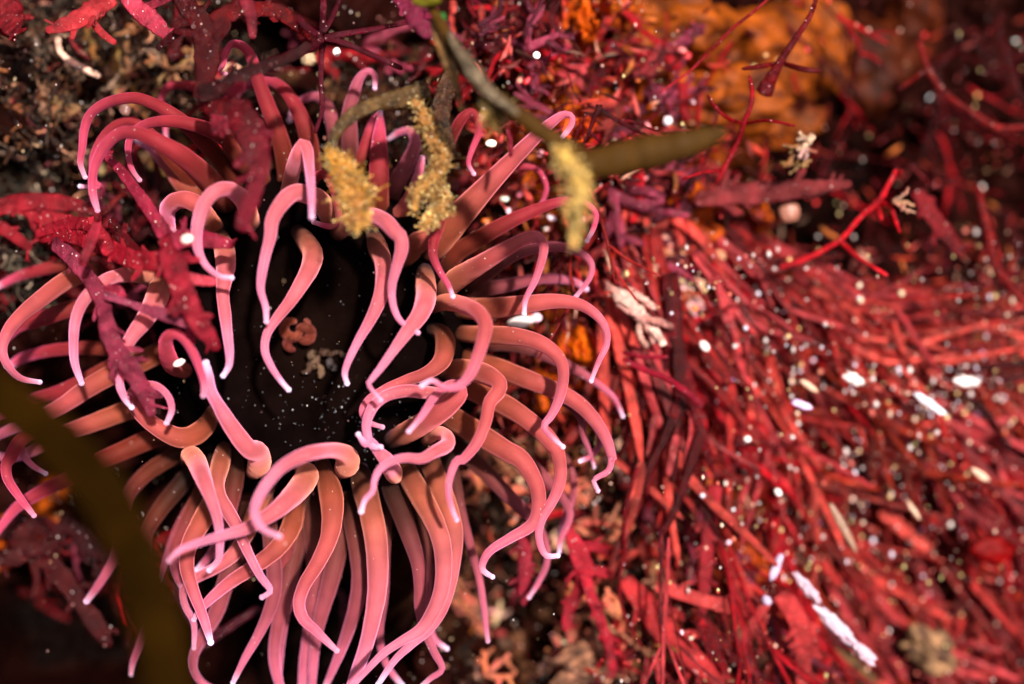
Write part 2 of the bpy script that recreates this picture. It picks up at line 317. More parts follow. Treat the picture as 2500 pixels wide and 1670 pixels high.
# tint, heights (base, middle, tip), dark root share, trace
TENT = [
('r', .10,.34,.30,.02, "A 1500,1180,120;A 1450,1080,112;A 1290,890,105;A 1130,750,88;A 1000,672,78;A 860,625,72;A 700,650,68;A 585,720,62;A 540,820,56;A 525,950,48;A 512,1040,38;A 540,1122,30"),
('r', .16,.36,.32,.02, "A 1560,1080,90;A 1495,970,95;A 1430,880,95;A 1300,815,88;A 1130,778,78;A 980,780,66;A 880,820,55;A 825,900,46;A 820,1000,38;A 845,1085,34;A 885,1142,28"),
('r', .20,.46,.42,.02, "A 1440,1290,140;A 1330,1150,145;A 1180,1010,125;A 1010,905,102;A 880,852,88;A 770,850,80;A 680,920,76;A 620,1020,66;A 592,1120,56;A 592,1230,50;A 620,1335,40"),
('r', .12,.26,.24,.02, "A 1300,1240,100;A 1120,1050,90;A 1000,900,80;A 900,802,64;A 810,772,60;A 700,830,58;A 625,930,52;A 592,1030,45;A 600,1150,36;A 650,1195,34;A 600,1195,28;A 520,1190,26"),
('o', .12,.16,.10,.15, "A 1320,1330,130;A 1190,1190,130;A 1080,1050,112;A 980,950,84;A 900,900,60"),
('r', .12,.22,.28,.05, "A 1840,1230,110;A 1818,1020,112;A 1775,850,106;A 1710,680,98;A 1650,520,86;A 1622,420,76;A 1590,340,68;A 1540,290,58;A 1478,282,48;A 1440,340,42;A 1425,410,36;A 1400,455,30;A 1430,470,24"),
('r', .10,.20,.14,.05, "A 1990,1150,120;A 1975,930,112;A 1930,770,100;A 1870,650,88;A 1800,560,76;A 1720,518,66;A 1620,530,56;A 1540,570,50;A 1500,640,42"),
('r', .04,.10,.06,.05, "A 1560,1000,80;A 1480,800,75;A 1400,640,70;A 1250,560,62;A 1130,540,56;A 1060,570,50;A 1032,640,42;A 1050,760,34;A 1058,870,28"),
('m', .04,.10,.06,.05, "B 390,1150,100;B 330,950,96;B 295,800,86;B 262,690,76;B 200,618,62;B 120,628,50;B 60,670,45;B 20,760,34"),
('o', .22,.34,.26,.02, "A 1370,1460,110;A 1260,1310,115;A 1150,1275,112;A 1072,1330,108;A 1080,1420,80;A 1110,1470,40"),
('p', .22,.52,.50,.03, "A 1600,1420,105;A 1560,1290,112;A 1470,1212,100;A 1370,1225,90;A 1300,1310,84;A 1262,1430,74;C 1255,110,64;C 1280,200,50;C 1330,275,42;C 1400,325,36;C 1468,335,32"),
('p', .22,.50,.48,.03, "B 290,1400,120;B 210,1280,122;B 110,1235,112;A 1860,1240,105;A 1785,1315,98;A 1735,1410,86;C 1725,70,76;C 1692,200,66;C 1668,330,58;C 1665,420,48;C 1695,520,42;C 1700,605,34"),
('p', .20,.44,.58,.05, "A 1835,1250,90;A 1865,1100,95;A 1900,990,90;A 1935,915,72;A 1960,960,78;A 1972,1050,66;A 1985,1200,52;A 1990,1380,36"),
('r', .18,.34,.30,.03, "B 130,1270,60;B 175,1150,58;B 235,1112,54;B 290,1190,50;B 320,1310,46;B 332,1395,44;B 280,1445,40;B 180,1420,32"),
('r', .18,.24,.20,.10, "B 590,1370,110;B 588,1200,120;B 588,1040,122;B 590,900,100;B 595,800,66;B 598,715,26"),
('r', .14,.16,.16,.02, "B 440,1150,70;B 470,1030,68;B 510,900,66;B 545,780,50;B 588,715,26"),
('m', .08,.18,.20,.02, "B 400,1080,105;B 400,900,105;B 400,720,92;B 430,590,76;B 465,500,62;B 510,455,50;B 560,478,42;B 562,555,32"),
('m', .10,.18,.12,.02, "B 620,1380,90;B 690,1190,110;B 780,1020,92;B 820,910,78;B 790,840,62;B 720,845,46;B 660,880,30"),
('p', .22,.48,.46,.03, "B 330,1480,100;B 420,1410,112;B 520,1380,112;B 620,1410,108;B 690,1480,98;D 728,80,90;D 732,160,85;D 700,270,68;D 672,380,55;D 675,490,48;D 710,590,42;D 770,648,38;D 828,682,34"),
('r', .12,.24,.28,.02, "B 1000,1000,70;B 1070,840,68;B 1125,750,62;B 1180,718,55;B 1222,770,50;B 1225,850,45;B 1185,950,38;B 1160,1040,32;B 1188,1102,28"),
('o', .20,.30,.38,.04, "D 900,180,130;B 960,1550,165;B 1120,1360,160;B 1280,1185,132;B 1440,1020,106;B 1570,890,90;B 1680,790,70;B 1765,732,50;B 1820,745,42;B 1810,810,38;B 1745,890,30"),
('r', .14,.20,.16,.04, "B 940,1470,110;B 1130,1300,95;B 1280,1170,72;B 1400,1090,52;B 1500,1062,42;B 1600,1085,38;B 1655,1180,36;B 1640,1270,32;B 1600,1335,28"),
('r', .18,.26,.28,.04, "D 1020,280,110;D 1080,180,112;B 1200,1540,105;B 1400,1425,95;B 1600,1335,75;B 1760,1285,60;B 1890,1290,46;B 1970,1360,40;B 1960,1450,34;B 1920,1530,28"),
('o', .22,.42,.40,.05, "D 1000,430,110;D 1080,345,130;D 1250,240,115;D 1400,150,96;D 1520,85,82;D 1605,75,70;D 1640,140,62;D 1620,250,52;D 1580,360,44;D 1525,470,36;D 1515,555,30"),
('m', .16,.24,.26,.05, "D 1150,400,90;D 1300,290,85;D 1450,190,76;D 1600,145,66;D 1750,138,60;D 1880,180,52;D 1945,250,45;D 1930,340,38;D 1850,450,28"),
('m', .12,.18,.12,.05, "D 1060,450,100;D 1250,410,92;D 1400,385,82;D 1550,350,72;D 1700,340,65;D 1830,360,54;D 1900,400,40"),
('o', .18,.32,.34,.08, "D 1080,530,120;D 1300,530,128;D 1500,508,115;D 1700,485,96;D 1850,500,80;D 1960,560,66;D 2030,650,54;D 2040,760,45;D 1990,870,36;D 1945,985,28"),
('r', .30,.42,.44,.02, "B 1010,1340,40;B 985,1420,55;B 945,1520,66;D 935,110,64;D 935,200,55;D 980,300,44;D 1030,380,36;D 1056,445,30"),
('o', .24,.50,.54,.16, "D 930,520,80;D 1010,490,100;D 1110,505,105;D 1210,550,100;D 1268,630,92;D 1250,740,88;D 1215,850,80;D 1165,960,68;D 1090,1030,54;D 1000,1035,42;D 930,990,36;D 872,1018,30"),
('p', .22,.46,.50,.22, "D 880,290,90;D 885,370,125;D 885,470,130;D 850,570,112;D 760,690,84;D 680,800,64;D 600,910,50;D 540,985,38;D 522,1015,32;D 560,1070,26;D 592,1108,26"),
('p', .22,.42,.46,.28, "D 550,60,80;D 580,140,118;D 615,250,108;D 615,370,100;D 590,480,92;D 530,610,74;D 460,730,58;D 400,850,48;D 370,940,40;D 382,1000,28"),
('p', .22,.42,.48,.22, "D 70,40,80;D 120,100,112;D 165,180,125;D 150,270,115;D 90,380,95;D 20,490,80;C 1770,590,66;C 1705,690,56;C 1690,800,50;C 1730,900,44;C 1790,990,36;C 1835,1042,30"),
('p', .22,.40,.48,.20, "C 1400,60,90;C 1430,150,120;C 1440,250,122;C 1430,350,98;C 1422,440,80;C 1435,560,78;C 1452,700,68;C 1465,820,54;C 1460,900,42;C 1430,952,30"),
('p', .18,.44,.42,.03, "C 960,330,110;C 860,310,102;C 770,322,92;C 680,350,86;C 590,415,80;C 520,505,75;C 480,620,66;C 470,750,58;C 478,880,50;C 518,1000,34"),
('o', .12,.34,.36,.03, "C 600,290,100;C 480,325,112;C 370,390,112;C 250,480,102;C 130,580,90;C 50,680,76;C 15,790,60;C 50,895,50;C 130,975,42;C 245,1000,30"),
('r', .08,.18,.14,.03, "C 680,480,95;C 560,500,100;C 400,550,100;C 250,600,100;C 130,640,85;C 40,720,60;C -40,830,46"),
('r', .04,.12,.06,.03, "C 800,800,80;C 640,785,82;C 480,785,80;C 300,805,75;C 150,845,68;C 60,900,52"),
('p', .24,.44,.44,.18, "C 1040,340,90;C 1015,420,135;C 985,500,132;C 920,610,112;C 850,700,90;C 800,790,75;C 785,900,64;C 762,1000,56;C 790,1090,48;C 835,1155,36"),
('r', .18,.50,.52,.03, "C 1190,930,90;C 1100,890,112;C 1062,800,96;C 1065,720,78;C 1120,690,70;C 1185,735,64;C 1240,830,58;C 1280,930,50;C 1302,1010,44;C 1298,1078,34"),
('p', .20,.42,.50,.06, "E 1620,215,90;E 1655,165,135;E 1640,90,135;C 1580,1420,118;C 1480,1290,108;C 1400,1160,86;C 1345,1060,76;C 1328,960,64;C 1315,888,46"),
('o', .20,.34,.46,.14, "C 1360,1180,70;C 1320,1270,110;C 1240,1340,128;C 1140,1355,122;C 1030,1305,108;C 930,1235,94;C 860,1160,78;C 835,1090,64;C 865,1040,54;C 930,1015,50;C 1010,1030,46;C 1075,1095,44;C 1096,1180,42;C 1068,1252,32"),
('o', .14,.24,.18,.04, "C 1040,800,120;C 900,870,125;C 720,950,125;C 560,1040,118;C 400,1150,105;C 250,1230,95;C 130,1270,84;C 0,1335,66;C -80,1390,50"),
('r', .08,.14,.10,.04, "C 900,820,90;C 760,880,95;C 600,960,92;C 400,1055,85;C 200,1120,76;C 60,1185,62;C -60,1235,50"),
('o', .12,.20,.14,.04, "C 960,1160,100;C 820,1180,112;C 680,1230,112;C 520,1290,106;C 380,1340,92;C 240,1420,80;C 100,1480,60;E -20,110,50"),
('r', .10,.30,.34,.03, "C 420,1380,60;C 280,1330,70;C 180,1335,80;C 110,1400,84;C 62,1490,80;E 40,170,68;E 50,260,60;E 120,370,52;E 212,487,34"),
('m', .10,.24,.26,.03, "C 380,1290,50;C 240,1300,56;C 170,1360,60;E 130,40,56;E 150,110,44;E 210,175,38;E 285,220,28"),
('r', .12,.18,.14,.04, "C 1090,1330,100;E 950,10,112;E 800,75,112;E 600,165,102;E 430,260,92;E 250,350,85;E 110,440,70;E 20,545,54;E -60,660,40"),
('d', .10,.12,.14,.10, "E 1180,70,80;E 1080,130,95;E 930,230,92;E 810,370,84;E 770,560,76;E 745,740,70;E 660,890,58;E 560,1030,38"),
('d', .10,.14,.08,.25, "E 1240,190,90;E 1140,310,105;E 1010,470,98;E 920,640,85;E 930,900,74;E 965,1100,64;E 910,1290,54;E 855,1420,42;E 840,1495,30"),
('d', .10,.14,.12,.10, "E 1320,250,90;E 1260,400,98;E 1170,580,88;E 1105,730,70;E 1120,870,54;E 1160,960,36"),
('p', .26,.48,.48,.05, "E 1190,130,70;E 1215,105,105;E 1250,145,118;E 1290,240,106;E 1340,370,78;E 1382,490,64;E 1400,600,55;E 1402,700,48;E 1392,780,40;E 1342,835,32"),
('p', .20,.36,.44,.14, "E 1430,60,80;E 1405,170,110;E 1385,280,92;E 1400,370,84;E 1450,460,86;E 1510,560,78;E 1560,680,66;E 1610,785,58;E 1665,885,50;E 1725,970,40;E 1680,1010,28"),
('p', .26,.50,.60,.05, "E 1920,190,80;E 1960,235,135;E 1900,330,140;E 1800,430,115;E 1690,510,94;E 1560,580,76;E 1400,625,60;E 1260,670,50;E 1150,712,42;E 1090,770,30"),
('p', .26,.58,.66,.05, "F 350,210,90;F 385,170,140;F 385,110,120;F 300,78,95;F 160,92,90;F 40,140,84;E 1780,200,75;E 1690,310,68;E 1632,420,60;E 1630,510,52;E 1680,580,42;E 1772,622,32"),
('o', .18,.30,.34,.06, "E 1390,340,100;E 1340,440,125;E 1270,560,118;E 1205,690,102;E 1192,820,90;E 1225,950,80;E 1270,1070,70;E 1310,1180,60;E 1342,1292,40"),
('p', .14,.24,.20,.05, "E 1720,280,90;E 1640,450,98;E 1570,610,98;E 1490,740,86;E 1370,830,74;E 1240,900,62;E 1168,970,50;E 1180,1070,45;E 1235,1180,40;E 1235,1330,30"),
('o', .18,.28,.26,.06, "E 1890,400,110;E 1860,560,118;E 1770,700,110;E 1620,820,96;E 1480,910,86;E 1370,1000,72;E 1290,1080,54;E 1240,1150,34"),
('m', .10,.16,.12,.05, "E 1590,420,85;E 1540,620,98;E 1480,800,108;E 1430,950,104;E 1380,1110,95;E 1300,1250,82;E 1235,1380,68;E 1232,1480,56;E 1300,1570,46;E 1420,1620,30"),
('m', .14,.22,.24,.05, "E 1690,300,70;E 1715,520,86;E 1735,720,95;E 1752,880,95;E 1745,1010,88;E 1705,1135,78;E 1640,1270,64;E 1560,1410,50;E 1490,1552,34"),
('m', .12,.18,.14,.05, "E 1900,500,100;E 1880,700,105;E 1840,880,98;E 1805,1030,86;E 1772,1190,80;E 1750,1340,76;E 1755,1450,72;E 1780,1560,60;E 1820,1680,44"),
('o', .24,.36,.42,.16, "F 225,150,80;F 245,230,110;F 280,350,142;F 290,490,132;F 268,640,110;F 195,800,96;F 115,930,86;F 78,1050,80;F 105,1150,74;F 180,1222,62;F 250,1290,50;F 312,1348,36"),
('m', .12,.16,.12,.10, "F 150,330,100;F 160,520,112;F 172,720,104;F 178,900,92;F 160,1100,86;F 132,1300,80;F 110,1450,72;F 95,1640,56"),
('m', .12,.18,.14,.06, "F 340,430,100;F 338,620,116;F 305,800,116;F 265,960,108;F 222,1110,92;F 192,1250,76;F 172,1400,66;F 160,1640,46"),
('m', .14,.22,.16,.15, "F 400,360,100;F 420,520,114;F 455,720,112;F 468,890,106;F 442,1060,96;F 400,1200,84;F 350,1340,70;F 292,1480,54;F 240,1600,38"),
('p', .20,.30,.26,.20, "F 460,190,100;F 490,300,142;F 530,450,142;F 565,620,142;F 580,800,136;F 575,980,126;F 545,1160,108;F 500,1340,95;F 440,1500,80;F 390,1640,60"),
('m', .10,.16,.12,.15, "F 630,330,70;F 632,540,70;F 625,780,62;F 618,1000,60;F 592,1200,55;F 600,1330,50;F 645,1460,44;F 730,1570,36"),
('m', .18,.26,.24,.30, "F 640,210,80;F 670,320,120;F 735,480,122;F 790,640,106;F 838,800,90;F 852,940,82;F 850,1070,75;F 875,1200,64;F 935,1350,54;F 992,1470,42;F 920,1530,38;F 850,1590,30"),
('p', .20,.36,.40,.10, "F 740,170,110;F 790,260,130;F 860,380,136;F 940,530,126;F 990,680,116;F 1000,850,106;F 978,1000,100;F 920,1130,90;F 850,1225,80;F 740,1290,62;F 620,1370,54;F 520,1470,46;F 400,1600,36"),
('p', .18,.28,.30,.08, "F 900,120,120;F 960,270,125;F 1030,450,122;F 1070,610,110;F 1062,780,96;F 1035,950,84;F 985,1110,68;F 900,1230,58;F 800,1312,54;F 690,1415,48;F 590,1560,38"),
('p', .24,.42,.48,.05, "F 690,250,80;F 678,215,112;F 640,145,98;F 590,90,76;F 530,20,60;D 500,1395,46;D 462,1342,30"),
('p', .24,.50,.54,.05, "D 890,1370,70;D 960,1325,82;D 1020,1350,86;F 1020,45,92;F 940,88,76;F 860,130,65;F 760,125,58;F 665,148,52;F 592,200,46;F 560,270,42;F 548,340,38;F 500,392,34;F 478,458,28"),
('o', .20,.40,.52,.22, "D 670,1370,100;D 790,1310,132;D 940,1220,130;D 1050,1135,122;D 1110,1070,92;D 1075,1015,66;D 1000,1040,58;D 930,1110,52;D 860,1220,44;D 785,1308,30"),
('o', .22,.34,.40,.22, "D 920,660,70;D 990,690,100;D 1012,770,122;D 985,870,110;D 890,945,84;D 750,995,70;D 620,1050,60;D 520,1115,50;D 482,1190,45;D 520,1255,38;D 602,1285,28"),
('p', .20,.42,.46,.04, "D 1080,1110,90;D 980,1085,88;D 870,1065,84;D 750,1058,80;D 630,1090,75;D 550,1160,68;D 510,1260,62;D 518,1350,56;D 545,1410,46;D 592,1415,30"),
('o', .20,.42,.48,.10, "D 1000,930,100;D 1120,920,128;D 1250,945,128;D 1345,1000,108;D 1350,1060,96;D 1295,1130,84;D 1270,1250,78;D 1218,1380,72;D 1130,1490,62;F 1080,150,55;F 1036,270,48;F 1035,370,44;F 1055,450,38;F 1080,512,32"),
('o', .18,.34,.40,.06, "D 1100,690,90;D 1250,700,108;D 1400,705,112;D 1540,725,104;D 1660,775,95;D 1745,860,84;D 1765,970,74;D 1740,1100,66;D 1690,1210,54;D 1640,1285,44;D 1700,1360,38;D 1755,1408,28"),
('o', .14,.26,.28,.06, "D 1100,830,110;D 1300,895,118;D 1500,970,116;D 1700,1050,110;D 1850,1130,100;D 1960,1240,90;D 2040,1370,76;D 2078,1490,58;F 2075,120,46;F 2055,205,42;F 1990,245,36;F 1958,270,34;F 1982,328,28"),
('m', .14,.22,.20,.03, "D 1700,1080,60;D 1810,1150,60;D 1880,1230,58;D 1890,1330,46;D 1930,1430,38;D 1962,1535,30"),
('m', .14,.22,.20,.03, "D 1840,1110,60;D 1930,1200,56;D 2000,1320,48;D 1990,1410,44;D 1935,1475,36;D 1880,1502,30"),
('o', .16,.30,.36,.08, "D 1080,1000,110;D 1250,1080,130;D 1430,1170,125;D 1590,1285,114;D 1700,1400,104;F 1738,130,90;F 1745,260,80;F 1700,390,70;F 1625,520,60;F 1610,640,52;F 1650,745,42;F 1722,750,30"),
('o', .16,.32,.38,.14, "D 960,1180,110;D 1070,1240,138;D 1220,1330,140;D 1400,1440,128;F 1500,140,118;F 1585,280,104;F 1608,420,94;F 1565,550,80;F 1420,640,66;F 1290,725,56;F 1245,830,46;F 1305,880,30"),
('m', .10,.14,.10,.04, "D 1250,770,70;D 1400,760,80;D 1560,790,80;D 1720,860,72;D 1860,930,58;D 2000,1025,46;D 2090,1105,38;D 2140,1210,28"),
('m', .10,.16,.12,.10, "F 1080,40,100;F 1200,150,100;F 1340,290,94;F 1470,420,84;F 1570,520,68;F 1645,650,50;F 1660,790,44;F 1605,920,38;F 1550,1008,26"),
('m', .08,.14,.12,.05, "F 1380,20,80;F 1540,150,76;F 1690,300,64;F 1790,430,54;F 1802,520,46;F 1748,640,40;F 1738,715,28"),
('m', .06,.10,.08,.05, "F 1660,10,60;F 1780,130,52;F 1830,270,46;F 1818,400,44;F 1770,510,36;F 1742,585,26"),
('m', .10,.16,.18,.25, "F 1010,60,90;F 1070,260,74;F 1110,450,58;F 1170,680,52;F 1225,880,48;F 1255,1060,44;F 1270,1200,38;F 1282,1285,32"),
('m', .08,.12,.10,.10, "F 850,480,90;F 880,680,90;F 890,860,80;F 890,1040,70;F 905,1170,58;F 940,1280,44;F 1015,1338,30"),
('o', .18,.24,.20,.04, "D 740,230,120;D 830,120,135;B 960,1500,120;B 1060,1400,95;B 1160,1290,60;B 1220,1200,30"),
('o', .14,.20,.16,.04, "B 640,1480,100;B 720,1370,100;B 780,1270,84;B 830,1150,66;B 860,1020,50"),
('d', .10,.16,.12,.04, "A 1700,1300,110;A 1665,1130,100;A 1600,950,84;A 1540,800,64;A 1480,660,46"),
('r', .04,.08,.06,.04, "C 560,240,80;C 420,250,80;C 260,285,74;C 110,330,62;C 0,385,46"),
('d', .16,.20,.14,.30, "E 1500,70,80;E 1505,220,100;E 1480,380,96;E 1440,560,80;E 1360,720,62;E 1270,830,40"),
('d', .14,.18,.12,.35, "F 130,180,90;F 120,300,100;F 60,460,96;F 20,640,90;F -20,860,80;F -50,1100,66;F -60,1300,40"),
('m', .10,.16,.10,.08, "F 20,500,90;F 70,640,96;F 40,850,86;F 0,1060,74;F -40,1300,60;F -60,1640,40"),
('d', .08,.12,.08,.30, "E 1380,120,80;E 1330,260,92;E 1240,420,86;E 1150,560,70;E 1060,760,50;E 1000,930,34"),
]
TN = 58
GRIT_GLINTS = []
def tentacle(i, spec):
    tint, zb, zp, zt, dark, s = spec
    pts = trace(s); n = len(pts)
    cs = []
    acc = [0]
    for k in range(1, n): acc.append(acc[-1] + math.hypot(pts[k][0] - pts[k - 1][0], pts[k][1] - pts[k - 1][1]))
    for k, p in enumerate(pts):
        u = acc[k] / acc[-1]
        u1 = 0.42
        z = lerp(zb, zp, math.sin(min(1, u / u1) * math.pi / 2)) if u < u1 else lerp(zp, zt, ss(u1, 1, u))
        w = W(p[0], p[1], z)
        cs.append((w.x, w.y, z, p[2] / 2000 * (D - z) / D))
    smp, Ln = catmull(cs, TN)
    cen = [Vector(q[:3]) for q in smp]; rad = [q[3] for q in smp]
    # small organic swellings, rounded knob at the tip
    rt = max(0.0055, rad[-1])
    for k in range(TN):
        rad[k] = max(rad[k] * lerp(1.12, .92, k / TN), 0.0042) * (1 + 0.04 * noise.noise(Vector((k * .35, i * 3.3, 0))))
    d = (cen[-1] - cen[-2]).normalized()
    kn = max(0.0052, rt * R.choice((.78, .86, .95)))
    wt = R.choice((.35, .6, .9, 1.0)); TIPC = mixc(TINT[tint][2], P_WHITE, wt)
    rad[-1] = kn * 0.92
    A, B_, T_ = TINT[tint]
    rr = R.random
    hue = (rr() - .5) * 0.10
    col = []
    for k in range(TN):
        u = k / (TN - 1)
        c = mixc(A, B_, ss(0.18, 0.55, u)); c = mixc(c, T_, ss(0.55, 0.95, u))
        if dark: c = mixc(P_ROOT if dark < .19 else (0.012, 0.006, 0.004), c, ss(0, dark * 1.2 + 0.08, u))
        c = mixc(c, TIPC, ss(0.93, 1, u) * .6)
        f = 1 + hue + 0.06 * noise.noise(Vector((u * 7, i * 2.1, 3)))
        col.append(tuple(max(0, v * f) for v in c))
    for q, f in ((.55, 1.06), (1.0, .95), (1.35, .68), (1.55, .3), (1.62, 0.05)):
        cen.append(cen[TN - 1] + d * kn * q); rad.append(kn * f); col.append(TIPC)
    for _ in range(R.choice((2, 4, 6, 9))):
        k = R.randrange(4, TN - 4); a_ = R.uniform(-.9, .9); t_ = (cen[k + 1] - cen[k - 1]).normalized(); sd_ = t_.cross(Vector((0, 0, 1)))
        if sd_.length > .2:
            sd_.normalize(); GRIT_GLINTS.append((cen[k] + sd_ * rad[k] * math.sin(a_) + sd_.cross(t_) * rad[k] * math.cos(a_), R.choice((.0006, .0008, .0011, .0016)), (.9, .75, .7)))
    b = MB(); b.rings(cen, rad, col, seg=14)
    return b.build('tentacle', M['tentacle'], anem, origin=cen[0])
for i, sp in enumerate(TENT): tentacle(i, sp)
# oral disc: a shallow dish with fine radial ridges
b = MB(); NR, NA = 26, 96
cx, cy, RX, RY = 775, 800, 395, 405
for j in range(NR + 1):
    r = j / NR
    for k in range(NA):
        a = 2 * math.pi * k / NA
        z = 0.135 + 0.07 * ss(0.1, 0.85, r) - 0.10 * ss(.85, 1, r) + 0.006 * math.sin(a * 24) * r + 0.012 * noise.noise(Vector((math.cos(a) * r * 5, math.sin(a) * r * 5, 1)))
        w = W(cx + math.cos(a) * RX * r, cy - math.sin(a) * RY * r, z)
        b.v.append(w)
        c = mixc((0.004, 0.0018, 0.0014), (0.0028, 0.0014, 0.0014), ss(.2, .8, r))
        b.c.append(c)
for j in range(NR):
    for k in range(NA):
        a0 = j * NA + k; a1 = j * NA + (k + 1) % NA
        b.f.append((a0, a1, a1 + NA, a0 + NA)[::-1])
b.build('oral_disc', M['disc'], anem)
b = MB(); cen = []; rad = []; col = []
for k in range(12):
    u = k / 11; cen.append(W(790, 840, lerp(-0.35, 0.06, u))); rad.append(lerp(.30, .35, ss(0, 1, u))); col.append(mixc(lin((50, 14, 12)), (0.004, .002, .002), u))
b.rings(cen, rad, col, seg=40, rough=0.08); b.build('column', M['disc'], anem)
b = MB()   # curled lips of the mouth
for (x, y, r_, a0, a1, th, c) in ((712, 800, 24, .3, 5.2, 12, lin((112, 52, 38))), (742, 818, 20, -2.4, 2.2, 13, lin((92, 40, 30))), (715, 838, 16, 1.5, 5.4, 11, lin((84, 34, 28))), (740, 792, 12, -1, 2.6, 9, lin((104, 50, 40)))):
    cen = []; rad = []
    for k in range(20):
        a = a0 + (a1 - a0) * k / 19; rr_ = r_ * (1 - .35 * k / 19); cen.append(W(x + rr_ * math.cos(a), y + rr_ * math.sin(a), .165 + .012 * math.sin(k * .5))); rad.append(th / 1000 * math.sin(math.pi * (k + 2) / 23) ** .5)
    b.rings(cen, rad, [c] * 20, seg=12, rough=.15)
b.build('mouth', M['tentacle'], anem)
b = MB()
for (x0_, y0_, x1_, y1_, th, c) in ((756, 862, 790, 925, 13, lin((92, 70, 54))), (770, 875, 742, 912, 10, lin((80, 56, 44))), (780, 858, 850, 868, 9, lin((66, 44, 34))), (800, 880, 818, 905, 8, lin((70, 60, 62)))):
    cen = []; rad = []
    for k in range(10):
        u = k / 9; cen.append(W(lerp(x0_, x1_, u) + 6 * math.sin(k * 1.3), lerp(y0_, y1_, u) + 5 * math.cos(k * 1.7), .16 + .01 * math.sin(k))); rad.append(th / 1000 * (1 - .6 * u) * (1 + .3 * math.sin(k * 2.1)))
    b.rings(cen, rad, [c] * 10, seg=9, rough=.4)
o = b.build('food_scrap', M['twig']); tag(o, 'ragged tan scrap of food lying beside the anemone mouth', 'food scrap')

# ------------------------------------------------------------------ ribbons and fronds
def ribbon(b, pts, col, flat=0.16, seg=8, up=Vector((0, 0, 1)), tw=0.0, seed=0, n=None, rough=0.18, col2=None):
    """pts: [(Vector, halfwidth)]"""
    cs = [(p.x, p.y, p.z, w) for p, w in pts]
    n = n or max(10, 4 * len(pts))
    smp, Ln = catmull(cs, n)
    cen = [Vector(q[:3]) for q in smp]; rad = [max(0.0015, q[3]) for q in smp]
    for k in range(n):
        rad[k] *= 1 + 0.14 * noise.noise(Vector((k * .6, seed, 1.2)))
    rad[0] *= .55; rad[-1] *= .45
    c2 = col2 or col
    cols = []
    for k in range(n):
        f = 1 + .3 * noise.noise(Vector((k * .4, seed, 9)))
        cols.append(tuple(v * f for v in mixc(col, c2, k / (n - 1))))
    twist = [tw * noise.noise(Vector((k * .15, seed, 4))) * 2 for k in range(n)]
    b.rings(cen, rad, cols, seg=seg, flat=flat, up=up, twist=twist, rough=rough, seed=seed)
def traced_ribbon(parent, name, s, zs, col, m, flat=0.05, tw=0.25, seed=0, rough=0.12, col2=None, n=None):
    pts = trace(s); k = len(pts); out = []
    for i, p in enumerate(pts):
        u = i / (k - 1) * (len(zs) - 1); a = int(min(u, len(zs) - 2)) if len(zs) > 1 else 0
        z = zs[0] if len(zs) == 1 else lerp(zs[a], zs[a + 1], u - a)
        out.append((W(p[0], p[1], z), p[2] / 2000 * (D - z) / D))
    if m is M['algae']:
        sm_, L_ = catmull([(q.x, q.y, q.z, w) for q, w in out], 40)
        for _ in range(int(L_ * (sum(w for q, w in out) / len(out)) * 2600)):  # pale grains stand in for wet glints on the blade
            i_ = R.randrange(1, 39); q = Vector(sm_[i_][:3]); t_ = (Vector(sm_[i_ + 1][:3]) - Vector(sm_[i_ - 1][:3])).normalized(); sd = t_.cross(Vector((0, 0, 1)))
            GRIT_GLINTS.append((q + sd * sm_[i_][3] * R.uniform(-.8, .8) + Vector((0, 0, sm_[i_][3] * flat * .9 + .002)), R.choice((.0006, .0008, .001, .0014, .0022)), R.choice(((.9, .8, .85), (.9, .6, .6), (.8, .4, .4), (.95, .9, .8)))))
    b = MB(); ribbon(b, out, col, flat=flat, tw=tw, seed=seed, rough=rough, col2=col2, n=n or 9 * k, seg=10)
    if m is M['algae'] and sum(w for q, w in out) / len(out) > .0125 and name == 'frond':
        sm_, L_ = catmull([(q.x, q.y, q.z, w) for q, w in out], 40)
        for q_ in range(max(2, int(L_ * 26))):
            i_ = R.randrange(5, 38); c_ = Vector(sm_[i_][:3]); t_ = (Vector(sm_[i_ + 1][:3]) - Vector(sm_[i_ - 1][:3])).normalized(); sd = t_.cross(Vector((0, 0, 1))) * R.choice((-1, 1))
            w_ = sm_[i_][3]; d_ = (t_ * R.uniform(.5, 1.1) + sd).normalized(); ln = R.uniform(.6, 2.0) * w_ + .008
            f_ = R.uniform(.7, 1.3); cl = tuple(v * f_ for v in (col2 or col))
            p0 = c_ + sd * w_ * .55; zz = R.gauss(0, .25)
            p2 = p0 + d_ * ln + Vector((0, 0, zz * ln)); pm = p0 + d_ * ln * .5 + Vector((0, 0, zz * ln * .3))
            lw = R.uniform(.22, .45) * w_
            ribbon(b, [(p0, lw), (pm, lw * .9), (p2, lw * .5)], cl, flat=flat * 1.5, seed=R.random() * 90, seg=8, n=9)
            if R.random() < .5: ribbon(b, [(pm, lw * .6), (pm + (d_ + t_ * R.choice((-.8, .8))) * ln * .4, lw * .35)], cl, flat=flat * 1.5, seed=R.random() * 90, seg=8, n=7)
    return b.build(name, m, parent, origin=out[0][0])
ROSE = lin((176, 32, 52)); WINE = lin((104, 12, 24)); MAUVE = lin((160, 38, 68)); BRICK = lin((172, 44, 40)); PINK = lin((205, 72, 92)); CRIM = lin((190, 16, 22)); PLUM = lin((86, 18, 40))
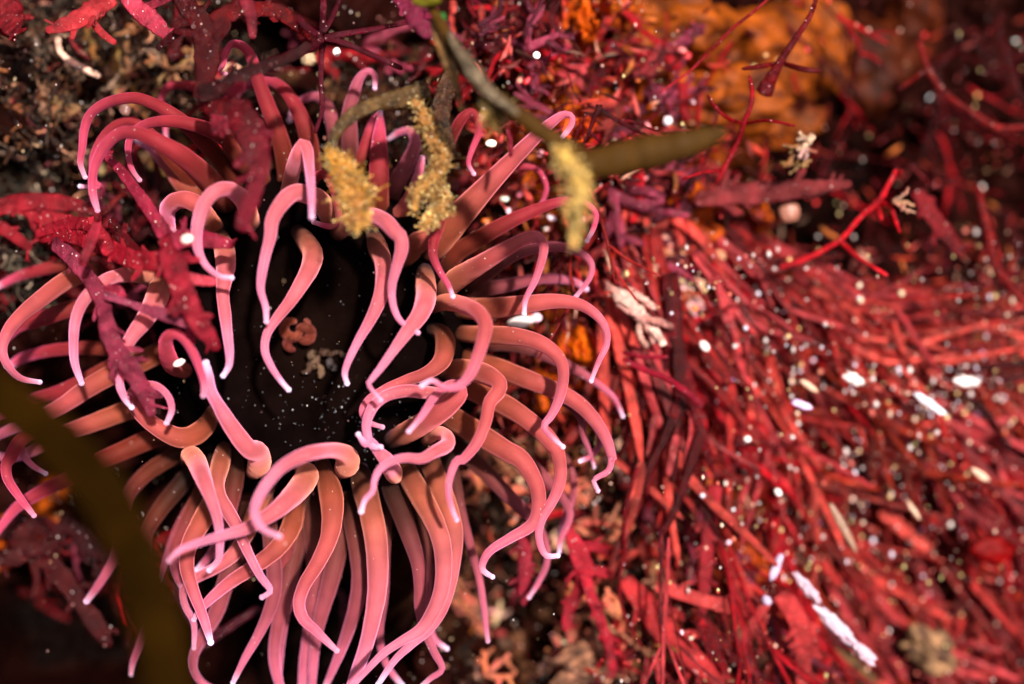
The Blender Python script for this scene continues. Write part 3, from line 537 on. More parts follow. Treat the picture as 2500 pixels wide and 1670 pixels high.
# hero frond lying over the left of the anemone
f1 = empty('red_seaweed', W(420, 620, .3)); tag(f1, 'crimson forked seaweed frond draped over the left of the anemone', 'seaweed')
for i, (s, zs, c) in enumerate([
    ("C 1060,60,120;C 1090,200,165;C 1150,380,160;C 1220,540,145;C 1310,680,120;C 1390,800,60", (.50, .58, .60, .56), lin((150, 24, 46))),
    ("C 1240,600,60;C 1215,680,70;C 1230,760,40", (.55, .5), MAUVE),
    ("C 1110,200,140;C 960,230,130;C 820,210,130;C 700,150,120;C 560,100,110;C 400,60,90;C 250,90,50", (.54, .5, .42, .3, .2), lin((168, 26, 46))),
    ("C 700,180,100;C 640,60,90;C 560,0,80;A 420,1430,80;A 220,1500,50", (.44, .38, .3, .2), ROSE),
    ("C 1080,100,110;A 960,1350,95;A 860,1210,78;A 770,1090,70;A 690,1000,60;A 720,960,30", (.5, .42, .34, .3), MAUVE),
    ("C 1100,100,130;C 1230,80,120;C 1370,100,105;C 1500,125,50", (.54, .5, .46), MAUVE),
    ("C 1180,330,80;C 1270,350,74;C 1380,360,50", (.56, .54), PINK),
    ("C 330,110,90;C 450,200,110;C 560,330,110;C 650,480,110;C 680,640,125;C 740,790,130;C 840,930,130;C 920,1080,110;C 975,1220,60", (.36, .44, .5, .5, .46), lin((138, 44, 70))),
    ("C 660,440,60;C 830,500,44;C 980,550,80;C 1130,590,100;C 1280,650,90", (.5, .54, .56), lin((150, 60, 88))),
    ("C 660,420,60;C 740,420,90;C 790,470,50", (.5, .5), MAUVE),
    ("C 950,260,90;C 880,190,90;C 760,50,80;C 700,-40,60", (.5, .4, .3), WINE),
    ("C 620,-20,80;C 580,100,70;C 520,260,50", (.5, .52), lin((150, 30, 52)))]):
    traced_ribbon(f1, 'frond', s, zs, c, M['algae'], seed=i * 3.1)
# dark frond above the anemone, with a lobe hanging over the tentacles
f2 = empty('red_seaweed', W(500, 200, .4)); tag(f2, 'dark wine-red broad frond rising above the anemone, its mottled lobe hanging over tentacles', 'seaweed')
for i, (s, zs, c) in enumerate([
    ("A 1290,640,130;A 1310,480,140;A 1320,320,170;A 1290,170,160;A 1200,50,130;A 1130,-40,100", (.44, .46, .42), lin((74, 6, 12))),
    ("A 1320,180,130;A 1450,90,120;A 1600,60,110;A 1760,70,100;A 1900,160,90;B 150,220,70", (.44, .42, .3), lin((104, 8, 14))),
    ("A 1000,310,40;A 1100,230,60;A 1220,130,70", (.4, .44), lin((70, 10, 18))),
    ("A 1260,600,130;A 1400,560,100;A 1560,470,80;A 1720,410,74;A 1880,350,70;B 150,270,56", (.52, .56, .5), lin((48, 4, 10))),
    ("A 1300,620,170;A 1420,680,210;A 1540,760,220;A 1620,880,200;A 1650,1010,170;A 1640,1150,118;A 1600,1280,112;A 1555,1400,106;A 1535,1475,84", (.5, .56, .62, .66, .66, .64), lin((86, 8, 14))),
    ("A 1560,-20,80;A 1600,100,80;A 1612,250,40", (.5, .46), lin((130, 36, 52)))]):
    traced_ribbon(f2, 'frond', s, zs, c, M['algae'], seed=40 + i * 3.1, col2=lin((120, 24, 44)) if i == 4 else None)
# thin dark star-shaped seaweed
f3 = empty('branching_seaweed', W(790, 90, .3)); tag(f3, 'thin dark purple star-shaped branching seaweed above the anemone', 'seaweed')
for i, s in enumerate(["B 235,-20,44;B 232,120,46;B 230,240,52;B 222,360,38;B 218,520,34;B 225,700,30;B 180,850,26", "B 240,240,44;B 400,210,40;B 560,185,36;B 800,140,26",
        "B 240,240,44;B 380,280,40;B 540,350,38;B 740,440,34", "B 230,240,50;B 160,300,60;B 60,330,60;B -40,370,40", "B 235,200,40;B 290,110,36;B 340,-10,30", "B 220,230,44;B 130,180,50;B 60,100,40"]):
    traced_ribbon(f3, 'branch', s, (.42, .38, .34), lin((84, 10, 30)), M['algae'], flat=.6, seed=80 + i, tw=0)
# other traced fronds: (label, adj colour, heights, [paths])
def frond_thing(label, col, zs, paths, name='red_seaweed', m='algae', flat=.08, cat='seaweed', group=None):
    p0 = trace(paths[0])[0]
    o = empty(name, W(p0[0], p0[1], zs[0])); tag(o, label, cat, group)
    for i, s in enumerate(paths): traced_ribbon(o, 'frond', s, zs, col, M[m], flat=flat, seed=p0[0] + i * 7.3)
    return o
frond_thing('pale pink pointed frond above the rubble, sparkling, blurred', lin((185, 60, 85)), (.3, .34, .36), ["A 800,-40,110;A 880,60,120;A 970,130,130;A 1060,220,70;A 1100,250,30", "A 900,60,60;A 1040,0,60;A 1130,-40,50"])
frond_thing('flat rose frond slanting over the rubble near the top left corner', lin((165, 45, 52)), (.25, .3, .3), ["A 720,-20,110;A 600,60,130;A 480,130,120;A 380,170,90;A 290,195,40", "A 560,90,40;A 640,200,50;A 740,280,34"])
frond_thing('broad dark red frond filling the top left corner', lin((120, 20, 30)), (.2, .25, .3), ["A -60,-20,200;A 40,80,220;A 90,170,160;A 110,220,60", "A -20,180,60;A 60,220,50;A 100,260,30"])
frond_thing('purple sparkling frond pointing down beside the green algae spot', lin((125, 34, 66)), (.45, .5, .5), ["B 700,-30,90;B 790,60,120;B 860,150,150;B 920,240,60", "B 860,140,60;B 940,120,70;B 1040,170,40"])
frond_thing('large wine-red frond behind the anemone on the left side', lin((140, 22, 36)), (.1, .12, .14), ["A -40,1330,120;A 150,1290,120;A 350,1290,110;A 560,1330,70;A 650,1400,40", "A 120,1300,90;A 260,1380,110;A 420,1420,110;A 600,1440,70", "A 240,1500,110;A 400,1460,110;A 560,1430,90;A 720,1420,60", "A -40,1420,80;A 80,1500,80;C 200,150,60"])
frond_thing('rough brownish-mauve frond lying level beneath the dark gap and cream shell', lin((128, 44, 48)), (-.02, 0, .02), ["H 560,930,60;H 700,905,95;H 850,895,110;H 1000,885,90;H 1150,868,66;H 1290,850,30"])
frond_thing('long straight rose frond hanging down in the dark gap low right', lin((150, 34, 44)), (0, .02, 0), ["K 660,640,70;K 645,760,74;K 625,900,66;K 612,1050,60;K 605,1160,54;K 595,1245,46"])
frond_thing('rose frond with pale top edge running level across the low dark gap', lin((190, 66, 66)), (0, .03, 0), ["K 380,1110,60;K 480,1140,64;K 600,1180,66;K 720,1210,66;K 830,1260,46"])
frond_thing('rose forked frond standing below the blurred specks near bottom right', lin((170, 50, 52)), (.02, .04, 0), ["K 950,1150,80;K 1020,1230,100;K 1060,1340,90;K 1065,1460,76;K 1065,1600,66", "K 1040,1250,60;K 1100,1330,50;K 1130,1400,34", "K 900,1180,50;K 840,1290,56;K 800,1380,50;K 785,1440,36"])
frond_thing('narrow crimson frond hanging beside the hooked tentacle tips low centre', lin((140, 32, 50)), (.05, .08, .06), ["F 1500,560,70;F 1515,700,92;F 1520,850,92;F 1515,980,72;F 1510,1070,30"])
frond_thing('crimson frond forking into two legs low centre right', lin((165, 30, 48)), (.06, .08, .02, 0), ["F 1780,560,60;F 1850,700,120;F 1900,850,130;F 1860,980,80;F 1800,1100,80;F 1780,1230,50", "F 1900,860,80;F 1940,1000,70;F 1990,1130,66;F 2050,1300,66;F 2080,1480,60", "F 1850,700,80;F 1960,690,70;F 2060,740,50", "F 1880,850,60;F 1990,840,60;F 2090,880,40"])
frond_thing('coarse red frond dotted with pale grains running to bottom centre right', lin((176, 44, 48)), (.0, .04, .04), ["K 230,1080,70;K 320,1180,110;K 400,1300,120;K 500,1400,120;K 600,1500,100;K 690,1590,70"])
frond_thing('pointed wine frond leaning right in the dark above the reddish fan', lin((120, 22, 30)), (-.1, -.08, -.06), ["H 1590,880,60;H 1650,980,80;H 1720,1070,84;H 1810,1185,40"])
frond_thing('thick dull rose frond at the lower left under the kelp blade', lin((52, 8, 14)), (-.02, .02, .02), ["E 380,520,120;E 500,600,130;E 620,700,120;E 740,810,70", "E 480,560,60;E 560,700,70;E 640,760,50"])  # lower-left fronds: lack of light painted in as darker colours
frond_thing('sparkling red frond sloping down to the black hollow at lower left', lin((66, 8, 12)), (-.05, -.02, -.04), ["E 150,700,110;E 300,790,130;E 420,920,130;E 520,1060,130;E 620,1200,120;E 700,1330,60", "E 200,760,60;E 230,880,50;E 210,1020,30"])
frond_thing('dark red frond tangle at the left edge below the tentacles', lin((60, 5, 8)), (-.02, .0, -.02), ["E -40,600,140;E 100,560,150;E 260,560,130;E 420,620,80", "E 60,620,110;E 200,700,120;E 360,700,90", "E -40,760,110;E 90,760,120;E 240,700,100"])
frond_thing('tapering purple frond crossing the black hollow beneath the tentacles', lin((84, 24, 40)), (-.1, -.08, -.06), ["E 1250,1370,20;E 1350,1290,40;E 1500,1180,50;E 1660,1080,50", "F 80,1020,40;F 330,980,60;F 360,1150,50;F 350,1300,40"])
for q in ((" upper", "B 1190,330,60;B 1250,250,60;B 1300,190,40"), (" second", "B 1150,380,50;B 1250,420,70;B 1360,480,60")):
    pass

# olive strand, golden tufts
OLIVE = lin((62, 40, 10)); GOLD = lin((205, 140, 36)); GREY = lin((170, 150, 130))
st = empty('olive_seaweed', W(1090, 70, .7)); tag(st, 'long olive-brown seaweed strand crossing above the anemone to a blunt end', 'seaweed')
zs = (.62, .70, .74, .78, .82)
traced_ribbon(st, 'stem', "B 900,-40,44;B 930,60,60;B 1000,180,70;B 1060,300,76;B 1130,410,96;B 1220,520,112;B 1320,620,112;B 1430,695,108;B 1560,790,112;B 1700,890,112;B 1850,975,120;H 30,765,130;H 150,750,150;H 300,715,160;H 430,690,150;H 560,655,120;H 660,625,84;H 715,608,40", zs, OLIVE, M['strand'], flat=.55, tw=0, seed=3, rough=.12, n=90)
traced_ribbon(st, 'side_branch', "B 930,120,50;B 970,260,60;B 1020,370,80;B 1060,470,66;B 1090,590,44;B 1120,710,26", (.62, .66, .66), lin((150, 108, 60)), M['fuzz'], flat=.7, seed=5)
traced_ribbon(st, 'grey_film', "B 1030,200,30;B 1090,310,66;B 1150,400,84;B 1200,470,104;B 1255,545,92;B 1320,610,70;B 1400,670,60;B 1480,730,30", (.68, .745, .755, .765), lin((105, 88, 68)), M['fuzz'], flat=.7, seed=6)
tg = MB(); tg.blob(W(1040, -2, .66), (.026, .014, .014), lin((96, 90, 22)), seed=2, amp=.4); tg.blob(W(1076, 44, .62), (.012, .010, .01), lin((40, 90, 40)), seed=4)
o = tg.build('green_algae', M['strand']); tag(o, 'small lime green algae lump at the top end of the olive strand', 'algae')
o = empty('olive_seaweed', W(810, 350, .5)); tag(o, 'dusty translucent olive arch bending down to the plump golden tuft', 'seaweed')
traced_ribbon(o, 'stem', "B 900,560,130;B 760,620,130;B 620,650,110;B 500,690,96;B 400,750,92;B 320,840,80;B 278,950,56", (.48, .54, .56), lin((88, 62, 30)), M['fuzz'], flat=.6, seed=11)
traced_ribbon(o, 'stem', "B 1060,430,100;B 1000,620,130;B 980,760,130;B 1020,900,100;B 1060,1020,60", (.4, .44, .44), lin((70, 38, 22)), M['fuzz'], flat=.5, seed=12)
def tuft(label, paths, zs, col, hairs, seed, col2):
    rr = random.Random(seed)
    p0 = trace(paths[0])[0]; o = empty('golden_algae_tuft', W(p0[0], p0[1], zs[0])); tag(o, label, 'algae tuft', 'golden tufts hanging above the anemone')
    hm = MB()
    for i, s in enumerate(paths):
        pts = trace(s)
        out = []
        for k, p in enumerate(pts):
            z = lerp(zs[0], zs[1], k / max(1, len(pts) - 1)); out.append((W(p[0], p[1], z), p[2] / 2000 * (D - z) / D))
        b = MB(); ribbon(b, [(q, w * .7) for q, w in out], col, flat=.75, seed=seed + i, rough=1.1, n=14 * len(out), seg=18, col2=col2)
        b.build('core', M['fuzz'], o, origin=out[0][0])
        smp, Ln = catmull([(q.x, q.y, q.z, w) for q, w in out], 60)
        for h in range(int(hairs * 2.2)):
            q = smp[rr.randrange(60)]; c = Vector(q[:3]); a = rr.random() * 6.28
            d = Vector((math.cos(a), math.sin(a), rr.uniform(-.5, .8))).normalized()
            st_ = c + d * q[3] * rr.uniform(.4, .85); L_ = q[3] * (rr.uniform(.08, .35) if rr.random() < .75 else rr.uniform(.4, .9)) + .004
            j = Vector((rr.gauss(0, 1), rr.gauss(0, 1), rr.gauss(0, 1))) * L_ * .3
            r = rr.uniform(.0006, .0014)
            cc = mixc(col, lin((235, 200, 120)), rr.random() * .7)
            hm.rings([st_, st_ + d * L_ * .5 + j * .4, st_ + d * L_ + j], [r, r * .9, r * .7], [cc] * 3, seg=5)
            if rr.random() < .25: hm.blob(st_ + d * L_ + j, (r * 1.9,) * 3, lin((240, 215, 150)), nu=6, nv=4)
    hm.build('hairs', M['fuzz'], o)
    return o
tuft('plump golden fuzzy tuft hanging over the dark centre of the back tentacles', ["B 270,950,40;B 320,1030,120;B 370,1120,190;B 420,1220,225;B 450,1330,200;B 440,1430,110"], (.56, .60), GOLD, 420, 3, lin((170, 112, 62)))
tuft('long curved golden-brown tuft in the middle of the upper tentacles', ["B 800,620,50;B 870,740,120;B 930,870,130;B 990,970,130;B 980,1060,120;B 900,1160,90;B 830,1240,90;B 815,1350,60", "B 860,1180,70;B 960,1220,120;B 1000,1300,120;B 920,1400,90;B 880,1450,50"], (.50, .54), lin((150, 98, 46)), 330, 5, lin((178, 124, 56)))
tuft('bright cream-gold tuft hanging from the thick bend of the olive strand', ["B 1740,960,90;B 1800,1060,140;B 1860,1150,165;B 1860,1250,160;B 1835,1360,110;B 1840,1480,86;B 1840,1560,50"], (.80, .74), lin((205, 165, 80)), 260, 7, lin((215, 180, 105)))
tuft('small golden tuft under the grey part of the olive strand', ["B 1270,640,60;B 1310,680,120;B 1330,740,140;B 1320,800,60"], (.72, .68), lin((170, 120, 40)), 220, 9, GOLD)
# kelp blade, close to the lens
kb = []
for (x, y, w) in ((-300, 700, 90), (-120, 820, 110), (0, 905, 116), (90, 975, 120), (180, 1060, 128), (255, 1160, 134), (312, 1280, 138), (350, 1400, 136), (375, 1500, 130), (392, 1620, 124), (400, 1780, 116)):
    z = lerp(1.15, 1.42, (y - 700) / 1080); kb.append((W(x / .9388, y / .9388, z), w * .95 / .9388 / 2000 * (D - z) / D))
b = MB(); ribbon(b, kb, lin((34, 19, 1)), flat=.10, tw=.12, seed=2, rough=.12, n=80, seg=16)
o = b.build('kelp_blade', M['kelp']); tag(o, 'dark olive-brown kelp blade, very blurred, sweeping across the lower left', 'kelp')

# ------------------------------------------------------------------ generated seaweed plants
def plant(px, py, z, ang, length, width, col, name, m, adj, noun, group, nb=3, flat=.18, spread=.5, rise=0.04, rr=R, fork=True, seg=7, wig=.13):
    """one branching plant as one mesh; ang in photo degrees (0 = right, 90 = down)"""
    b = MB(); root = W(px, py, z)
    def go(p, a, L, w, depth, dz):
        n = 5; pts = [(p, w)]; q = p.copy(); aa = a
        for k in range(n):
            aa += rr.gauss(0, wig)
            q = q + Vector((math.cos(aa), -math.sin(aa), dz + rr.gauss(0, .10))) * (L / n)
            pts.append((q.copy(), w * (1 - .4 * (k + 1) / n)))
        f_ = rr.choice((.35, .55, .8, 1.05, 1.25)); c = tuple(v * f_ for v in col)
        upv = Vector((rr.gauss(0, .35), rr.gauss(0, .35), 1)).normalized()
        ribbon(b, pts, c, flat=flat, tw=.5, seed=rr.random() * 50, seg=seg, up=upv, n=13)
        if depth > 0:
            for s_ in range(rr.choice((1, 2, 2, 3))):
                j = rr.randrange(2, 6)
                go(pts[j][0], a + rr.choice((-1, 1)) * rr.uniform(.3, .75), L * rr.uniform(.4, .7), w * .75, depth - 1, dz)
    for i in range(nb):
        go(root + Vector((rr.gauss(0, .012), rr.gauss(0, .012), 0)), math.radians(ang) + rr.gauss(0, spread * .5), length / 1000 * rr.uniform(.7, 1.15), width / 2000, 1 if fork else 0, rise)
    o = b.build(name, M[m], origin=root)
    reg(o, adj, noun, 'seaweed', group, px, py)
    return o
R2 = random.Random(21)
COLS = [("brick red", lin((150, 32, 30))), ("dull rose", lin((160, 50, 56))), ("crimson", lin((165, 10, 26))), ("wine red", lin((92, 8, 16))), ("salmon pink", lin((194, 70, 62))), ("mauve", lin((140, 50, 74))), ("orange-red", lin((160, 44, 20)))]
def pick(ws):
    t = R2.random() * sum(ws); i = 0
    while t > ws[i]: t -= ws[i]; i += 1
    return COLS[i]
# the fan of fronds streaming to the lower right
k = 0
for tries in range(4000):
    if k >= 175: break
    px = R2.uniform(1540, 2560); py = R2.uniform(600, 1700)
    if py < 600 + (px - 1540) * .22 + R2.uniform(-60, 60): continue
    if px < 1780 and py > 1060 and R2.random() < .88: continue
    if region(px, py, 1690, 1290, 200, 160) > .3: continue
    dx, dy = px - 1440, py - 330
    ang = math.degrees(math.atan2(dy, dx)) + R2.gauss(0, 7)
    n_, c_ = pick((5, 6, 1.5, .8, 5, .6, 1.2) if region(px, py, 1980, 880, 420, 260) > .3 else (6, 5, 2.5, 1.6, 1.8, .6, 1.2))  # paler weights mid-fan: stronger light put into the frond colours
    L = R2.uniform(240, 560); wdt = R2.choice((R2.uniform(12, 24), R2.uniform(18, 38)))
    form = "narrow fronds" if wdt < 20 else ("strap fronds" if wdt < 29 else "broad fronds")
    plant(px - math.cos(math.radians(ang)) * L * .5, py - math.sin(math.radians(ang)) * L * .5, gz_px(px, py) + R2.uniform(.02, .34), ang, L, wdt, c_, 'red_seaweed', 'algae' if R2.random() < .5 else 'algae_dull', n_, form, 'red seaweed fronds in the fan at the right', nb=R2.choice((2, 3, 4)), spread=.2, flat=.09, rr=R2, wig=.05)
    k += 1
# small leafy bits between the strand and the sponges
def zone(n, x0, x1, y0, y1, wts, Lr, wr, zr, noun, group, angf=None, nb=(2, 3), spread=1.2, name='red_seaweed', m='algae', flat=.14, fork=True):
    for i in range(n):
        px, py = R2.uniform(x0, x1), R2.uniform(y0, y1)
        n_, c_ = pick(wts); a = angf(px, py) if angf else R2.uniform(0, 360)
        plant(px, py, gz_px(px, py) + R2.uniform(*zr), a, R2.uniform(*Lr), R2.uniform(*wr), c_, name, m, n_, noun, group, nb=R2.choice(nb), spread=spread, rr=R2, flat=flat, fork=fork)
WT = (2, 2, 4, 3, 1.5, 3, 1)
zone(52, 1120, 1720, 60, 470, WT, (50, 130), (14, 34), (.03, .16), 'leafy tuft', 'small leafy seaweeds around the olive strand')
zone(26, 1440, 1750, 380, 760, (2, 3, 4, 2, 3, 3, 2), (70, 170), (16, 40), (.03, .15), 'leafy tuft', 'small leafy seaweeds around the olive strand', angf=lambda x, y: R2.uniform(20, 140))
zone(34, 1850, 2500, 0, 600, (.5, 0, 1, 7, 0, 0, 0), (120, 340), (5, 11), (.03, .25), 'thin branching seaweed', 'thin dark seaweeds in the upper right', angf=lambda x, y: R2.uniform(20, 110), name='branching_seaweed', flat=.6, nb=(1, 2))
zone(14, 1400, 1950, 20, 500, (1, 0, 3, 4, 0, 0, 0), (140, 300), (6, 12), (.12, .3), 'thin wiry seaweed', 'wiry seaweeds over the orange sponge', angf=lambda x, y: R2.uniform(60, 200), name='branching_seaweed', flat=.7, nb=(1, 2))
zone(16, 0, 470, 500, 760, (1, 1, 3, 4, 0, 3, 0), (110, 240), (22, 44), (.05, .12), 'broad frond', 'dark fronds behind the left of the anemone')
zone(14, 0, 440, 1270, 1480, (0, 0, 1, 8, 0, 1, 0), (60, 160), (14, 30), (.03, .12), 'ragged frond', 'ragged fronds in the lower left', angf=lambda x, y: R2.uniform(10, 80))
zone(12, 420, 1000, 0, 170, (0, 0, 2, 6, 0, 2, 0), (90, 200), (14, 36), (.03, .15), 'dark frond', 'dark fronds along the top edge')
zone(8, 1000, 1350, 0, 130, (0, 0, 2, 4, 0, 2, 0), (60, 120), (14, 26), (.1, .3), 'lacy frond', 'purple fronds along the top edge')
zone(22, 1330, 1800, 1080, 1670, (2, 3, 4, 3, 1, 2, 0), (90, 240), (12, 26), (.04, .14), 'frond', 'seaweeds in the hollow right of the anemone', angf=lambda x, y: R2.uniform(50, 110))
zone(10, 1500, 1750, 760, 1100, (2, 3, 4, 3, 1, 2, 0), (90, 200), (10, 24), (.06, .16), 'frond', 'seaweeds in the hollow right of the anemone', angf=lambda x, y: R2.uniform(0, 80))

# traced wiry seaweeds
def wiry(label, col, zs, paths): return frond_thing(label, col, zs, paths, name='branching_seaweed', flat=.8)
wiry('bright red forked twig reaching up right over the dark gap', lin((215, 22, 40)), (.0, .06, .1), ["H 960,1240,30;H 1100,1190,26;H 1240,1110,26;H 1330,1010,24;H 1420,930,28;H 1460,860,26;H 1500,785,24", "H 1420,940,26;H 1470,960,20;H 1490,1010,18;H 1515,1080,14", "H 1240,1120,22;H 1330,1200,20;H 1460,1280,18", "H 1400,930,20;H 1420,980,20;H 1430,1020,14", "H 1470,850,18;H 1525,790,14"])
wiry('red wiry seaweed with an upright hooked stem over the orange sponge', lin((150, 8, 24)), (.12, .2, .24), ["H 660,860,20;H 720,740,24;H 770,640,26;H 790,570,26;H 820,500,24;H 830,430,22;H 815,350,18", "H 790,575,22;H 720,550,20;H 660,500,18;H 620,440,14", "H 790,575,18;H 900,560,16;H 1030,585,12", "H 700,790,20;H 600,800,18;H 500,835,12"])
wiry('dark red stem slanting across the big orange sponge', lin((104, 10, 18)), (.15, .22, .22), ["H 880,440,90;H 930,340,50;H 990,240,34;H 1050,150,28;H 1100,70,24;H 1130,-20,22", "H 960,290,24;H 1060,320,26;H 1150,330,20", "H 960,290,20;H 860,310,22;H 780,320,16"])
wiry('thin straight red stem rising from the pink bead to the top edge', lin((160, 30, 40)), (.15, .2, .22), ["H 640,235,18;H 740,130,16;H 830,60,14;H 920,-20,12", "H 620,250,16;H 540,330,14;H 400,430,10"])
wiry('long beaded red branch curving down the right edge', lin((120, 18, 18)), (-.2, -.1, -.1), ["H 1600,180,26;H 1650,330,30;H 1740,450,34;H 1850,520,40;H 1960,590,40;H 2110,590,34", "H 1870,860,34;H 1900,980,44;H 1930,1090,50;H 1960,1230,50;H 2050,1350,50;H 2110,1420,40", "H 1640,320,20;H 1560,380,16;H 1500,420,12"])
wiry('crimson thin stalk drooping from left to right below the orange sponge', lin((150, 14, 44)), (.1, .14, .12), ["K 230,60,24;K 330,110,30;K 430,150,30;K 520,210,34;K 600,280,40", "K 230,30,20;K 330,50,22;K 440,50,16"])
wiry('dark red thin stalk descending from the cream twigs to the bottom', lin((120, 12, 24)), (.1, .1, .06), ["K 300,560,18;K 260,680,20;K 235,820,22;K 240,960,18;K 215,1080,16;K 230,1230,16;K 320,1400,12"])
wiry('thin dark twig crossing the dark ground near the upper right corner', lin((90, 14, 20)), (-.2, -.15), ["H 1900,350,18;H 2000,300,20;H 2110,230,18", "H 1560,760,18;H 1680,870,16;H 1760,840,14"])
wiry('thin maroon stalk standing between the golden tufts and the strand', lin((110, 18, 40)), (.45, .5), ["B 1400,800,24;B 1425,900,36;B 1430,1000,26"])

# cream coralline twigs
def twigs(px, py, z, ang, length, width, col, label=None, adj='cream', noun='coralline twig', nb=3, rr=R2, spread=.8, group='pale coralline twigs'):
    b = MB(); root = W(px, py, z)
    def go(p, a, L, w, depth):
        pts = [p]; q = p.copy(); aa = a; rad = [w]
        n = 6
        for k in range(n):
            aa += rr.gauss(0, .22); q = q + Vector((math.cos(aa), -math.sin(aa), rr.gauss(.05, .2))) * (L / n)
            pts.append(q.copy()); rad.append(w * (1 + .25 * (k % 2)) * (1 - .08 * k))
        cc = tuple(v * rr.uniform(.75, 1.2) for v in col)
        sm_, _ = catmull([(p_.x, p_.y, p_.z, r_) for p_, r_ in zip(pts, rad)], 20)
        b.rings([Vector(q_[:3]) for q_ in sm_], [q_[3] for q_ in sm_], [cc] * 20, seg=7, rough=.45, seed=rr.random() * 40)
        b.blob(pts[-1], (rad[-1] * 1.05,) * 3, cc, nu=7, nv=5)
        if depth:
            for s_ in range(2):
                j = rr.randrange(2, n); go(pts[j], a + rr.choice((-1, 1)) * rr.uniform(.4, 1.1), L * rr.uniform(.35, .6), w * .8, depth - 1)
    for i in range(nb): go(root, math.radians(ang) + rr.gauss(0, spread), length / 1000 * rr.uniform(.6, 1.1), width / 2000, 1)
    o = b.build('coralline_twig', M['twig'], origin=root)
    if label: tag(o, label, 'coralline algae')
    else: reg(o, adj, noun, 'coralline algae', group, px, py)
CREAM = lin((195, 150, 125)); SALM = lin((178, 96, 72)); TAN = lin((128, 80, 54)); WHT = lin((238, 222, 220))
b = MB()
for (pp, w0, c_) in ((((1505, 712), (1540, 740), (1570, 775), (1598, 808), (1622, 842)), 17, lin((215, 172, 160))), (((1512, 735), (1550, 765), (1585, 800), (1600, 838)), 13, lin((195, 140, 132))), (((1528, 708), (1566, 728), (1600, 752)), 10, lin((205, 150, 140))),
                     (((1572, 778), (1610, 786), (1640, 800)), 9, lin((180, 120, 112))), (((1560, 790), (1562, 820), (1580, 848)), 8, lin((190, 140, 128))), (((1505, 712), (1485, 700), (1478, 690)), 9, lin((190, 130, 120)))):
    sm_, _ = catmull([tuple(W(p[0], p[1], .08 + .02 * math.sin(k_ * 2))) + (w0 / 1000 * (1 - .12 * k_),) for k_, p in enumerate(pp)], 24)
    b.rings([Vector(q[:3]) for q in sm_], [q[3] * (1 + .25 * noise.noise(Vector((k_ * .7, w0, 0)))) for k_, q in enumerate(sm_)], [tuple(v * (1 + .4 * noise.noise(Vector((k_ * .5, w0, 2)))) for v in c_) for k_ in range(24)], seg=11, rough=.7, seed=w0, flat=.7)
o = b.build('coralline_twig', M['twig']); tag(o, 'thick pale pink-white branched clump right of the anemone', 'coralline algae')
twigs(1960, 330, .1, 80, 80, 13, lin((140, 92, 60)), 'sandy cream antler-like twig in front of the big orange sponge', spread=.5, nb=4)
twigs(2180, 490, .08, 20, 50, 9, lin((165, 110, 90)), 'cream forked tip attached beside the bright red forked twig', spread=.8)
twigs(1940, 350, .08, 0, 1, 1, CREAM, 'tiny cream bud beside the sandy antler-like twig', nb=1)
twigs(1985, 330, .12, 150, 60, 16, lin((190, 150, 140)), 'white knobbly twig below the antler-like twig', nb=2, spread=.3)
for i in range(26):
    px, py = R2.uniform(1130, 1620), R2.uniform(1060, 1420)
    twigs(px, py, gz_px(px, py) + .08, R2.uniform(-30, 60), R2.uniform(60, 130), R2.uniform(10, 18), R2.choice((SALM, TAN, SALM, CREAM)), adj=R2.choice(('salmon',)), noun='curly twig', group='salmon twigs in the hollow right of the anemone')
for i in range(20):
    px, py = R2.uniform(1080, 1640), R2.uniform(1480, 1670)
    twigs(px, py, gz_px(px, py) + .08, R2.uniform(180, 330), R2.uniform(60, 120), R2.uniform(14, 24), R2.choice((TAN, CREAM, SALM)), adj='tan', noun='mossy twig', group='tan twigs along the bottom edge')
for i in range(18):
    px, py = R2.uniform(1560, 1760), R2.uniform(540, 760)
    twigs(px, py, gz_px(px, py) + .14, R2.uniform(60, 150), R2.uniform(50, 110), R2.uniform(8, 15), R2.choice((CREAM, SALM, lin((225, 170, 165)))), adj='pinkish cream', noun='fine twig', group='fine cream twigs at the top of the fan')
for i in range(22):
    px, py = R2.uniform(0, 480), R2.uniform(60, 480)
    twigs(px, py, gz_px(px, py) + .05, R2.uniform(0, 360), R2.uniform(40, 100), R2.uniform(8, 16), R2.choice((TAN, lin((130, 90, 60)), lin((110, 76, 36)))), adj='tan', noun='wiry tube', group='wiry tubes on the rubble, upper left', nb=2)

